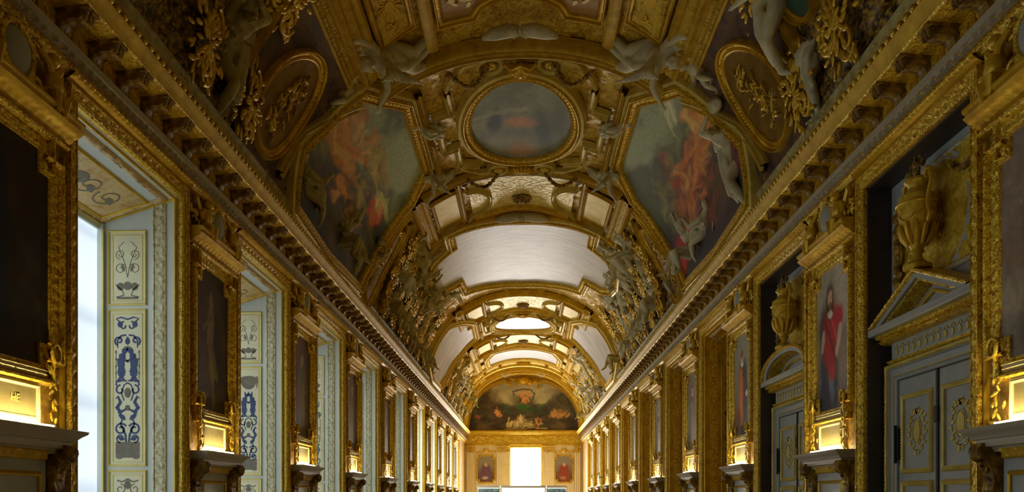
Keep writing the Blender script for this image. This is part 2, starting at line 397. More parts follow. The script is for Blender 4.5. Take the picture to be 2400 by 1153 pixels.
# ------------------------------------------------------------------ painted pictures
class Paint:
    def __init__(s, x, y, base, warp=.08, wsc=3, seed=1):
        s.x = np.asarray(x, float).ravel(); s.y = np.asarray(y, float).ravel(); s.seed = seed
        s.wx = s.x + warp * (fbm(s.x * wsc, s.y * wsc, seed) - .5) * 2; s.wy = s.y + warp * (fbm(s.x * wsc + 9, s.y * wsc, seed + 5) - .5) * 2
        s.c = np.zeros((s.x.size, 3)) + np.array(base); s.br = fbm(s.x * wsc * 9, s.y * wsc * 9, seed + 77, 3)
    fat = 1.0; fs = .4
    def grad(s, c0, c1, axis='y', a=0, b=1):
        t = sstep(a, b, s.wy if axis == 'y' else s.wx)[:, None]; s.c = np.array(c0) * (1 - t) + np.array(c1) * t; return s
    def cloud(s, col, sc=2, lo=.45, hi=.7, a=1.0, sd=0, sy=1):
        t = sstep(lo, hi, fbm(s.x * sc, s.y * sc * sy, s.seed + 20 + sd, 5))[:, None] * a; s.c = s.c * (1 - t) + np.array(col) * t; return s
    def blob(s, cx, cy, rx, ry, col, rot=0, soft=.35, a=1.0):
        dx = s.wx - cx; dy = s.wy - cy; c, n = math.cos(rot), math.sin(rot)
        q = np.sqrt(((dx * c + dy * n) / rx) ** 2 + ((-dx * n + dy * c) / ry) ** 2)
        t = (1 - sstep(1 - soft, 1 + soft, q))[:, None] * a; s.c = s.c * (1 - t) + np.array(col) * t; return s
    def limb(s, x0, y0, x1, y1, r, col, a=1.0, soft=.4):
        d = np.array([x1 - x0, y1 - y0]); l2 = (d ** 2).sum() + 1e-9
        t = np.clip(((s.wx - x0) * d[0] + (s.wy - y0) * d[1]) / l2, 0, 1)
        q = np.hypot(s.wx - x0 - t * d[0], s.wy - y0 - t * d[1]) / r * (.75 + .5 * s.br)
        k = (1 - sstep(1 - soft, 1 + soft, q))[:, None] * a; s.c = s.c * (1 - k) + np.array(col) * k; return s
    def strokes(s, cx, cy, rx, ry, n, pal, ln=.08, wd=.018, ang=0.0, spread=.6, a=.75, seed=1):
        """a flurry of brush strokes inside an ellipse"""
        r = random.Random(seed)
        for _ in range(n):
            q = math.sqrt(r.random()); t = r.uniform(0, 2 * PI); x = cx + rx * q * math.cos(t); y = cy + ry * q * math.sin(t)
            g = ang + r.gauss(0, spread); l = ln * r.uniform(.4, 1.3); c = r.choice(pal); k = r.uniform(.6, 1.35)
            s.limb(x - l * math.cos(g) / 2, y - l * math.sin(g) / 2, x + l * math.cos(g) / 2, y + l * math.sin(g) / 2, wd * r.uniform(.5, 1.6), tuple(v * k for v in c), a * r.uniform(.4, 1), .9)
        return s
    def fig(s, x, y, h, skin, cloth, rot=0.0, a=.9):
        """a loosely painted figure: head, torso, arms, legs, with a swirl of cloth"""
        R = lambda u, v: (x + (u * math.cos(rot) - v * math.sin(rot)) * h, y + (u * math.sin(rot) + v * math.cos(rot)) * h)
        L = lambda p, q, r, c: s.limb(*R(*p), *R(*q), r * h * s.fat, c, a, s.fs)
        L((-.10, -.05), (.28, -.28), .13, cloth); L((0, 0), (.03, .27), .10, skin)
        L((0, 0), (.12, -.24), .065, skin); L((.12, -.24), (.04, -.48), .045, skin); L((-.02, 0), (-.14, -.22), .065, skin); L((-.14, -.22), (-.12, -.46), .045, skin)
        L((.06, .25), (.24, .34), .04, skin); L((.24, .34), (.34, .50), .032, skin); L((0, .25), (-.17, .16), .04, skin); L((-.17, .16), (-.30, .26), .03, skin)
        s.blob(*R(.04, .40), .065 * h, .08 * h, skin, a=a); s.blob(*R(.05, .44), .07 * h, .05 * h, tuple(v * .35 for v in skin), a=a * .7)
        return s

# ================================================================== ROOM SHELL
def struct(o): o['kind'] = 'structure'; return o
TH = 1.15
def opening_depth(side, k): return .32 if (side > 0 and k in (1, 2)) else TH
for side, nm in ((-1, 'wall_left'), (1, 'wall_right')):
    m = MB(); x0, x1 = (W, W + TH + .1)
    def bx(a, b, z0, z1, xa=x0):
        m.box(*(sorted((side * xa, side * x1))), a, b, z0, z1)
    ys = [Y0] + sum([[c - OH, c + OH] for c in OC], []) + [Y1]
    for i in range(0, len(ys), 2): bx(ys[i], ys[i + 1], 0, OTOP)
    bx(Y0, Y1, OTOP, EYE + H0 + .1)
    if side > 0:
        for k in (1, 2): bx(OC[k] - OH, OC[k] + OH, 0, OTOP, W + .32)
        for k in (0,) + tuple(range(3, 11)): bx(OC[k] - OH, OC[k] + OH, 0, OTOP, W + TH)
    struct(m.build(nm, 'brown_wall', smooth=False))
m = MB(); m.box(-6.2, 6.2, Y0 - .3, Y1 + .3, -.2, 0); struct(m.build('floor', 'parquet', smooth=False))
m = MB(); m.box(-6.2, 6.2, Y0 - .3, Y0, 0, 12.5); struct(m.build('wall_near', 'brown_wall', smooth=False))
EX, EW = .18, 1.22        # end window centre and half width
m = MB(); m.box(-6.2, EX - EW, Y1, Y1 + .5, 0, EYE + 4.05); m.box(EX + EW, 6.2, Y1, Y1 + .5, 0, EYE + 4.05); m.box(-6.2, 6.2, Y1, Y1 + .5, EYE + 4.05, 12.5)
struct(m.build('wall_end', 'fluted_stone', smooth=False))

# ------------------------------------------------------------------ entablature (one continuous cornice per wall)
ENT = [(4.44, 0), (4.44, .07), (4.50, .10), (4.56, .05), (4.585, .05), (4.60, .13), (4.68, .15), (4.70, .05), (4.73, .03), (5.0, .04), (5.02, .26), (5.03, .38),
       (5.055, .40), (5.08, .41), (5.13, .44), (5.18, .50), (5.195, .505), (5.20, .47), (5.235, .475), (5.27, .47), (5.285, .44), (5.33, .44), (5.36, .36), (5.42, .30), (5.44, 0)]
def ent_orn(u, w):
    return o_egg(4.45, 4.55, .025, .09)(u, w) + o_fol(4.73, 5.0, .022, 12)(u, w)
def ent_map(side): return lambda a, b, d: np.stack(np.broadcast_arrays(side * (W - d), a, EYE - b), -1)
for side, nm in ((-1, 'cornice_left'), (1, 'cornice_right')):
    root = MB()
    sweep(root, [(5.5, 0), (30, 0)], [p for p in ENT if p[0] <= 5.06], False, .045, ent_orn, ent_map(side), .03)
    sweep(root, [(30, 0), (Y1, 0)], [p for p in ENT if p[0] <= 5.06], False, .12, ent_orn, ent_map(side), .06)
    co = root.build(nm, 'gold_carved'); struct(co)
    up = MB()
    sweep(up, [(5.0, 0), (34, 0)], [p for p in ENT if p[0] >= 5.05], False, .032, ent_orn, ent_map(side), .02)
    sweep(up, [(34, 0), (Y1, 0)], [p for p in ENT if p[0] >= 5.05], False, .053, ent_orn, ent_map(side), .04)
    up.build('crown_moulding', 'gold_band', co)
    pl = MB(); nb = int((Y1 - 5.5) / .15); b0 = MB(); b0.ball((0, 0, 0), (.042, .05, .045), 8); bv = b0.v[0]; cs = np.array([[side * (W - .49), 5.6 + .15 * i, EYE + 5.237] for i in range(nb)])
    for c_ in cs: pl.add(bv + c_, b0.f)
    pr_ = pl.build('pearl_row', 'gold_plain', co, smooth=True); pr_['kind'] = 'stuff'
    st = MB(); sweep(st, [(5.5, 0), (Y1, 0)], finep([(4.575, .10), (4.58, .165), (4.615, .165), (4.62, .19), (4.70, .19), (4.71, .10)], .02) , False, .04, lambda u, w: -.05 * ((u % .16) > .08) * ((w > 4.577) & (w < 4.618)), ent_map(side))
    st.build('ledge_strip', 'grey_ledge', co, smooth=False)
    # modillions and the rosettes between them
    R = side * -1
    mo = MB(); z = EYE
    zz = [(.30, 5.025), (.36, 4.99), (.37, 4.93), (.30, 4.90), (.20, 4.91), (.13, 4.88), (.10, 4.82), (.115, 4.77), (.085, 4.73), (.03, 4.74)]
    prof = [(.03, 5.025)] + zz
    v = []; n = len(prof)
    for yy in (-.085, -.06, .06, .085):
        sc = .9 if abs(yy) > .07 else 1.0
        v += [(-side * (.03 + (d - .03) * sc), yy, h + EYE) for d, h in prof]
    f = []
    for r in range(3):
        for i in range(n): f.append((r * n + i, r * n + (i + 1) % n, (r + 1) * n + (i + 1) % n, (r + 1) * n + i))
    f += [tuple(range(n)), tuple(range(3 * n, 4 * n))[::-1]]
    mo.add(v, f)
    for yy in (-.06, 0, .06):
        mo.tube([(-side * (.37 - .03 * t), yy, EYE + 4.985 - .09 * t) for t in (0, .5, 1)], .022, 6)
    mo.box(*sorted((-side * .02, -side * .40)), -.11, .11, EYE + 5.0, EYE + 5.035)
    ro = MB()
    for rr, hh in ((.105, .03), (.075, .05)):
        t = np.linspace(0, 2 * PI, 17); ro.tube([(-side * (.05 + hh * .3), rr * .8 * math.cos(a), EYE + 4.865 + rr * 1.15 * math.sin(a)) for a in t], .016, 6, False)
    for a in np.linspace(0, 2 * PI, 9)[:-1]:
        ro.ball((-side * .075, .04 * math.cos(a), EYE + 4.865 + .055 * math.sin(a)), (.02, .02, .028), 6)
    ro.ball((-side * .085, 0, EYE + 4.865), .026, 6)
    me1 = mo.mesh('modillion', 'bronze_relief', 'auto'); me2 = ro.mesh('rosette', 'gold_plain', 'auto')
    ny = int((Y1 - 6.4) / .6)
    for i in range(ny):
        a = link('modillion', me1, co); a.location = (side * W, 6.2 + .6 * i, 0)
        b = link('rosette', me2, co); b.location = (side * W, 6.5 + .6 * i, 0)
# end wall entablature
m = MB(); mp_end = lambda a, b, d: np.stack(np.broadcast_arrays(a, Y1 - d, EYE - b), -1)
E2 = [(4.22, 0), (4.22, .10), (4.32, .14), (4.36, .06), (4.42, .05), (5.08, .06), (5.10, .2), (5.18, .34), (5.30, .42), (5.42, .40), (5.44, 0)]
sweep(m, [(-W, 0), (W, 0)], E2, False, .06, o_sum(o_fol(4.45, 5.05, .07, 5), o_egg(5.1, 5.2, .05, .2)), mp_end, .05)
struct(m.build('cornice_end', 'gold_ground'))

# ================================================================== PAINTED ORNAMENT HELPERS
def ribbon(mb, pts, w, mp, t=.004, d=0.0):
    pts = np.asarray(pts, float)
    k = len(pts); T = np.gradient(pts, axis=0); T /= np.linalg.norm(T, axis=1, keepdims=True) + 1e-9
    N = np.stack([T[:, 1], -T[:, 0]], -1); ww = (np.full(k, w) if np.isscalar(w) else np.asarray(w))[:, None] / 2
    a = np.stack([pts - N * ww, pts - N * ww, pts + N * ww, pts + N * ww], 1); dd = np.array([d, d + t, d + t, d])
    return mb.grid(mp(a[..., 0], a[..., 1], np.repeat(dd[None], k, 0)))
def spiral(cx, cy, r, turns, a0, hand, n=26):
    t = np.linspace(0, 1, n); a = a0 + hand * turns * 2 * PI * t; q = r * (.25 + .75 * (1 - t) ** .8)
    return np.stack([cx + q * np.cos(a), cy + q * np.sin(a)], -1)
def disc(mb, cx, cy, rx, ry, mp, d=.004, rot=0, n=18): mb.prism(ell(cx, cy, rx, ry, n, rot), 0, d, mp)
def leaf2(mb, x, y, l, w, a, mp, d=.005):
    t = np.linspace(0, 1, 7); c, s = math.cos(a), math.sin(a)
    up = [(l * q, w * math.sin(PI * q ** .8)) for q in t]; dn = [(l * q, -w * math.sin(PI * q ** .8)) for q in t[::-1][1:-1]]
    mb.prism([(x + u * c - v * s, y + u * s + v * c) for u, v in up + dn], 0, d, mp)
def sil(mb, cx, cy, h, flip, mp, seed=0):
    """painted silhouette of a nude leaning figure holding something up"""
    J = dict(hd=(.0, .93), nk=(.05, .83), ch=(.10, .70), pe=(.09, .46), k1=(.0, .25), f1=(.20, .0), k2=(.15, .24), f2=(.0, .02), sh=(.08, .80), el=(-.05, .90), wr=(-.14, 1.02), e2=(-.02, .66), w2=(-.14, .60))
    dn = [0.0]
    def P(k): x, y = J[k]; return np.array([cx + flip * x * h, cy + y * h])
    def L(a, b, r0, r1):
        p, q = P(a), P(b); ribbon(mb, [p + (q - p) * t for t in (0, .33, .66, 1)], np.linspace(r0, r1, 4) * h * 1.15, mp, .004 + dn[0]); dn[0] += .0006
    L('nk', 'pe', .17, .17); L('ch', 'pe', .20, .19); L('pe', 'k1', .15, .10); L('k1', 'f1', .10, .05); L('pe', 'k2', .14, .10); L('k2', 'f2', .10, .05)
    L('sh', 'el', .08, .06); L('el', 'wr', .06, .045); L('sh', 'e2', .07, .06); L('e2', 'w2', .05, .04)
    disc(mb, *P('hd'), .06 * h, .075 * h, mp, .012); 
    for k in ('f1', 'f2'): disc(mb, *(P(k) + np.array([-.03 * flip * h, 0])), .06 * h, .022 * h, mp, .013)
def sym(fn, *a):
    for f in (1, -1): fn(f, *a)

# ================================================================== WINDOW / RECESS UNITS
def jamb_map(fs, off=0.0):
    # a: depth into the wall, b: height, d: out of the jamb towards the opening
    return lambda a, b, d: np.stack(np.broadcast_arrays(fs * (OH - np.asarray(d) - off - .005), a, b), -1)
JT0, JT1 = EYE + 4.2, EYE + 3.85     # head height at the wall face and at the pane
def arch_frame(parent, m1='gold_carved'):
    mb = MB(); sweep(mb, [(OH, 0), (OH, OTOP), (-OH, OTOP), (-OH, 0)], [(0, -.02), (0, .05), (.02, .075), (.035, .045), (.13, .05), (.15, .09), (.17, .09), (.18, 0)], False, .035, o_leaf(.035, .135, .045, .17), WL, .022)
    mb.build('architrave', m1, parent)
    mb = MB(); sweep(mb, [(OH + .2, OTOP + .19), (-OH - .2, OTOP + .19)], [(0, 0), (0, .05), (.04, .12), (.07, .16), (.09, .13), (.10, 0)], False, .05, o_egg(.02, .075, .03, .1), WL, .02)
    mb.build('head_moulding', 'gold_plain', parent)
def jamb_side(parent, fs, mats, variant, orn=True):
    jm = jamb_map(fs)
    mb = MB(); y = [-.0, .12, .12, .30, .30, TH]; 
    mb.grid(jm(np.array([[0.], [TH]]), np.array([[0, JT0], [0, JT0]]), np.array([[.0], [.0]]) + np.zeros((1, 2))))
    j = mb.build('jamb', mats['paint'], parent, smooth=False)
    # carved scroll band and its two fillets
    mb = MB(); sweep(mb, [(.17, 0), (.17, JT0 - .1)], [(0, 0), (0, .018), (.02, .024), (.03, .008), (.16, .008), (.17, .024), (.19, .018), (.19, 0)], False, .03, lambda u, w: .016 * np.clip(1 - np.abs(np.hypot(((u % .2) - .1), (w - .095)) * 22 - 1.2), 0, 1) * ((w > .03) & (w < .16)) + .012 * np.clip(1 - np.hypot(((u % .2) - .1), (w - .095)) * 40, 0, 1), jm, .015)
    mb.build('scroll_band', mats['scroll'], j)
    mb = MB(); sweep(mb, [(.01, 0), (.01, JT0 - .03)], [(0, 0), (0, .025), (.02, .035), (.04, .025), (.045, 0)], False, .04, o_egg(.0, .04, .010, .06), jm, .012)
    mb.build('corner_bead', 'gold_plain', j)
    if not orn: return
    x0, x1 = .47, .97
    zs = [(EYE - 1.35, EYE + .36), (EYE + .46, EYE + 2.62), (EYE + 2.72, EYE + 3.72)]
    for i, (z0, z1) in enumerate(zs):
        fl = MB(); patch(fl, rect(x0, x1, z0, z1), .006, jm, 40, 2); f = fl.build('panel', mats['field'], j, smooth=False)
        fr = MB()
        sweep(fr, rect(x0, x1, z0, z1), [(0, .0), (0, .02), (.012, .028), (.024, .02), (.024, 0)], True, .3, None, jm)
        sweep(fr, rect(x0 + .045, x1 - .045, z0 + .045, z1 - .045), [(0, .0), (0, .012), (.010, .012), (.010, 0)], True, .3, None, jm)
        fr.build('panel_moulding', mats['edge'], j, smooth=False)
        o = MB(); o2 = MB(); cx = (x0 + x1) / 2; mp = jamb_map(fs, .006); w = .024
        if i == 1:
            b = z0 + .08
            o2.prism(rect(cx - .17, cx + .17, b + .02, b + .24), 0, .004, mp)           # base block
            for q in (-.12, .12): disc(o2, cx + q, b + .03, .045, .03, mp, .006)
            def lower(f):
                ribbon(o, spiral(cx + f * .095, b + .42, .085, 1.3, PI / 2 * (1 + f) - .5 * f, -f), w, mp)
                ribbon(o, spiral(cx + f * .10, b + .29, .06, 1.1, -PI / 2, f), w * .8, mp)
                ribbon(o, [(cx + f * .02, b + .24), (cx + f * .03, b + .34), (cx + f * .10, b + .50), (cx + f * .05, b + .60), (cx + f * .14, b + .66)], [w, w * 1.2, w, w, w * .6], mp)
                leaf2(o, cx + f * .03, b + .55, .13, .03, PI / 2 - f * .9, mp); leaf2(o, cx + f * .04, b + .27, .12, .025, PI / 2 - f * 1.2, mp)
                # dragon and strapwork
                ribbon(o, [(cx + f * .02, b + .70), (cx + f * .10, b + .66), (cx + f * .15, b + .72), (cx + f * .10, b + .80), (cx + f * .14, b + .88), (cx + f * .17, b + .85)], [.02, .05, .055, .045, .03, .012], mp)
                ribbon(o, spiral(cx + f * .10, b + .97, .07, .9, PI / 2, -f), .022, mp)
                ribbon(o, [(cx + f * .16, b + 1.03), (cx + f * .16, b + 1.1), (cx + f * .07, b + 1.1)], .022, mp)
                ribbon(o, [(cx + f * .05, b + .82), (cx + f * .09, b + .93), (cx + f * .05, b + 1.04), (cx, b + 1.07)], .016, mp)
            sym(lower)
            disc(o2, cx, b + .93, .045, .07, mp, .006); disc(o2, cx, b + .72, .035, .04, mp)
            if variant >= 2:
                disc(o, cx, b + 1.18, .10, .06, mp); ribbon(o, [(cx, b + 1.15), (cx, b + 1.3), (cx, b + 1.5), (cx, b + 1.62)], [.18, .12, .09, .03], mp)
                sym(lambda f: ribbon(o, spiral(cx + f * .10, b + 1.62, .07, 1.2, -PI / 2, f), .014, mp))
                sym(lambda f: ribbon(o, spiral(cx + f * .12, b + 1.28, .06, 1.2, PI / 2, f), .014, mp))
            else:
                for f in (1, -1): sil(o, cx + f * .05, b + 1.09, .46, f, mp)
            if variant == 1:
                pl = [(cx + .17 * math.cos(a), b + 1.86 + (.22 * math.sin(a) if math.sin(a) < 0 else .05 * math.sin(a))) for a in np.linspace(0, 2 * PI, 24, endpoint=False)]
                o2.prism(pl, 0, .005, mp)
                sym(lambda f: ribbon(o2, [(cx + f * .17, b + 1.9), (cx + f * .18, b + 1.78), (cx + f * .165, b + 1.66)], [.03, .035, .008], mp))
                for q in (-.07, 0, .07): leaf2(o, cx + q, b + 1.55, .05, .012, PI / 2, mp)
                ribbon(o, [(cx - .08, b + 1.54), (cx + .08, b + 1.54)], .03, mp)
            else:
                def upper(f):
                    ribbon(o, spiral(cx + f * .12, b + 1.66, .065, 1.0, -PI / 2 + .4 * f, f), w, mp)
                    ribbon(o, [(cx + f * .02, b + 1.74), (cx + f * .09, b + 1.73), (cx + f * .145, b + 1.66), (cx + f * .14, b + 1.56)], [w, .024, .02, .01], mp)
                    disc(o, cx + f * .105, b + 1.89, .036, .042, mp, .006); ribbon(o, [(cx + f * .105, b + 1.92), (cx + f * .16, b + 1.97), (cx + f * .09, b + 1.99), (cx, b + 1.96)], w * .8, mp)
                    ribbon(o, spiral(cx + f * .05, b + 1.87, .06, .8, PI / 2, -f), w * .8, mp)
                    ribbon(o2, [(cx + f * .155, b + 1.1 + t) for t in ()] or [(cx + f * .165, b + 1.12), (cx + f * .165, b + 1.5)], .008, mp)
                    for zz_ in (1.18, 1.28, 1.38, 1.48): leaf2(o2, cx + f * .165, b + zz_, .05, .012, PI / 2, mp)
                sym(upper); disc(o2, cx, b + 1.55, .06, .035, mp); leaf2(o, cx, b + 1.60, .12, .035, PI / 2, mp)
        elif i == 2:
            b = z0 + .07
            disc(o2, cx, b + .18, .055, .06, mp, .006)
            def top(f):
                disc(o2, cx + f * .10, b + .17, .05, .055, mp); ribbon(o2, [(cx + f * .16, b + .02), (cx + f * .05, b + .05), (cx + f * .08, b + .12), (cx + f * .17, b + .2)], .014, mp)
                ribbon(o2, spiral(cx + f * .10, b + .42, .08, 1.3, PI / 2 * (1 + f), -f), .008, mp); ribbon(o2, spiral(cx + f * .10, b + .62, .07, 1.3, -PI / 2, f), .008, mp)
                leaf2(o2, cx + f * .05, b + .38, .12, .02, PI / 2 - f * .3, mp); ribbon(o2, [(cx, b + .3), (cx + f * .04, b + .5), (cx + f * .13, b + .72), (cx + f * .05, b + .8)], .007, mp)
            sym(top); ribbon(o2, [(cx - .15, b + .01), (cx + .15, b + .01)], .03, mp)
        else:
            b = z1 - .6
            def low(f):
                ribbon(o2, spiral(cx + f * .10, b + .36, .07, 1.2, PI / 2, f), .012, mp); ribbon(o2, spiral(cx + f * .09, b + .12, .08, 1.2, -PI / 2, f), .012, mp)
                ribbon(o2, [(cx + f * .15, b + .48), (cx + f * .08, b + .46), (cx, b + .5)], .02, mp); leaf2(o2, cx, b + .1, .2, .03, PI / 2 - f * .8, mp)
            sym(low); disc(o2, cx, b + .42, .045, .06, mp); ribbon(o2, [(cx, b - .3), (cx, b + .3)], .05, mp)
        if o.n: o.build('painted_figures', mats['o1'], j, smooth=False)
        if o2.n: o2.build('painted_scrolls', mats['o2'], j, smooth=False)
def soffit(parent, mfield, mpaint):
    def mp(a, b, d): # a: x, b: depth
        return np.stack(np.broadcast_arrays(a, b, JT0 + (JT1 - JT0) * np.asarray(b) / TH - d), -1)
    mb = MB(); mb.grid(mp(np.array([[-OH], [OH]]), np.array([[0, TH], [0, TH]]), np.zeros((2, 2)))); s = mb.build('soffit', mpaint, parent, smooth=False)
    mb = MB(); patch(mb, rect(-1.12, 1.12, .38, 1.0), .008, mp, 40, 2); mb.build('soffit_panel', mfield, s, smooth=False)
    mb = MB(); sweep(mb, rect(-1.12, 1.12, .38, 1.0), [(0, 0), (0, .02), (.015, .03), (.03, .02), (.03, 0)], True, .3, None, mp)
    sweep(mb, rect(-1.26, 1.26, .05, 1.12), [(0, 0), (0, .02), (.02, .03), (.03, 0)], True, .3, None, mp); mb.build('soffit_moulding', 'gold_plain', s, smooth=False)
    mb = MB(); sweep(mb, rect(-1.19, 1.19, .16, 1.07), [(-.05, .004), (-.04, .02), (.04, .02), (.05, .004)], True, .06, o_fol(-.04, .04, .03, 16), mp, .02); mb.build('soffit_band', 'soffit_field', s)
    mb = MB()
    for f in (1, -1):
        for q in (.25, .7): ribbon(mb, spiral(f * q, .68, .2, 1.3, PI / 2 * (1 + f), -f), .022, lambda a, b, d: mp(a, b, d + .008)); leaf2(mb, f * q, .68, .22, .05, PI / 2 * (1 - f) + .4, lambda a, b, d: mp(a, b, d + .008))
    disc(mb, 0, .68, .16, .12, lambda a, b, d: mp(a, b, d + .008)); mb.build('painted_scrolls', 'umber_paint', s, smooth=False)
LM = dict(paint='jamb_paint', scroll='jamb_scroll', field='jamb_field', edge='gold_pale', o1='blue_paint', o2='umber_paint')
LM2 = dict(LM, o1='teal_paint')
RM = dict(paint='gold_plain', scroll='gold_carved', field='gold_band', edge='gold_plain', o1='black_paint', o2='black_paint')
def left_window(variant):
    r = empty('window_proto')
    arch_frame(r); jamb_side(r, 1, LM if variant < 2 else LM2, variant); jamb_side(r, -1, LM, variant, False); soffit(r, 'soffit_field', 'jamb_paint')
    mb = MB(); z1 = JT1
    mb.box(-OH, OH, TH - .06, TH, z1 - .10, z1 + .06, .01); mb.box(-OH, -OH + .06, TH - .10, TH, 0, z1, .01); mb.box(OH - .06, OH, TH - .10, TH, 0, z1, .01)
    fr = mb.build('window_frame', 'jamb_paint', r, smooth=False)
    mb = MB(); mb.box(-OH, OH, TH - .085, TH - .06, z1 - .035, z1 - .015); mb.box(OH - .075, OH - .055, TH - .115, TH - .09, 0, z1 - .1); mb.box(-OH + .05, -OH + .07, TH - .115, TH - .09, 0, z1 - .1); mb.build('gilt_fillet', 'gold_pale', fr, smooth=False)
    mb = MB(); mb.grid(np.array([[(x, TH - .02, z) for z in np.linspace(.25, z1, 4)] for x in (-OH, OH)])); mb.build('blind', 'window_open_day' if variant == 3 else 'window_blind', r, smooth=False)
    return r
PW = [left_window(v) for v in (0, 1, 2, 3)]
for p in PW: record(p)
def put(proto, first, side, yc, name):
    o = proto if first else dup(proto)
    o.name = name; o.location = (side * W, yc, 0); o.rotation_euler = (0, 0, -side * PI / 2); struct(o); return o
use = set()
for k, yc in enumerate(OC):
    v = [2, 0, 1][k % 3] if k < 6 else 3; p = PW[v]; tr = TREE.setdefault('fam%d' % v, TREE.get(p.name, []))
    first = v not in use; use.add(v)
    if first: put(p, True, -1, yc, 'window_%d' % (k + 1))
    else:
        o = p.copy(); COL.objects.link(o); o.name = 'window_%d' % (k + 1); o.location = (-W, yc, 0)
        for c in tr:
            dup(c, parent=o)

# ------------------------------------------------------------------ right wall: deep recesses (third opening onwards)
def right_recess():
    r = empty('recess_proto'); arch_frame(r, 'gold_carved'); jamb_side(r, -1, RM, 2); jamb_side(r, 1, RM, 2, False); soffit(r, 'brown_wall', 'gold_plain')
    mb = MB(); mb.box(-OH, OH, TH - .05, TH, 0, JT1 + .05); b = mb.build('back_panel', 'gold_ground', r, smooth=False)
    mb = MB(); sweep(mb, rect(-1.0, 1.0, 1.0, 5.2), prof_frame(.12, .06), True, .05, o_leaf(.02, .09, .02, .12), lambda a, b_, d: WL(a, b_, d) + np.array([0, TH - .05, 0]), .02); mb.build('panel_moulding', 'gold_carved', b)
    return record(r)
RR_ = right_recess(); trr = TREE[RR_.name]
for k in range(3, 11):
    if k == 3: put(RR_, True, 1, OC[k], 'window_%d' % (k + 9))
    else:
        o = RR_.copy(); COL.objects.link(o); o.name = 'window_%d' % (k + 9); o.location = (W, OC[k], 0)
        for c in trr: dup(c, parent=o)

# ------------------------------------------------------------------ right wall: the two panelled doors
def WD(off): return lambda a, b, d: WL(a, b, np.asarray(d) + off)
def sprig(mb, cx, cz, h, mp, dark=None, seed=0):
    """low relief door ornament: shield, crossed sprays, leaves"""
    r = random.Random(seed)
    disc(mb, cx, cz + .02 * h, .10 * h, .17 * h, mp, .014); ribbon(mb, ell(cx, cz + .02 * h, .13 * h, .21 * h, 26), .012, mp, .012)
    for f in (1, -1):
        st = [(cx + f * .01, cz - .33 * h), (cx + f * .16 * h, cz - .22 * h), (cx + f * .24 * h, cz), (cx + f * .20 * h, cz + .22 * h), (cx + f * .07 * h, cz + .34 * h)]
        ribbon(mb, st, .012, mp, .012)
        for i in range(14):
            t = i / 13 * 3.999; j = int(t); q = t - j; x = st[j][0] * (1 - q) + st[j + 1][0] * q; z = st[j][1] * (1 - q) + st[j + 1][1] * q
            leaf2(mb, x, z, .095 * h, .022 * h, (PI / 2 if f > 0 else PI / 2) + f * (1.1 if i % 2 else -1.2) + r.uniform(-.3, .3), mp, .014)
    for i in range(5): leaf2(mb, cx, cz + .27 * h, .12 * h, .02 * h, PI / 2 + (i - 2) * .45, mp, .014)
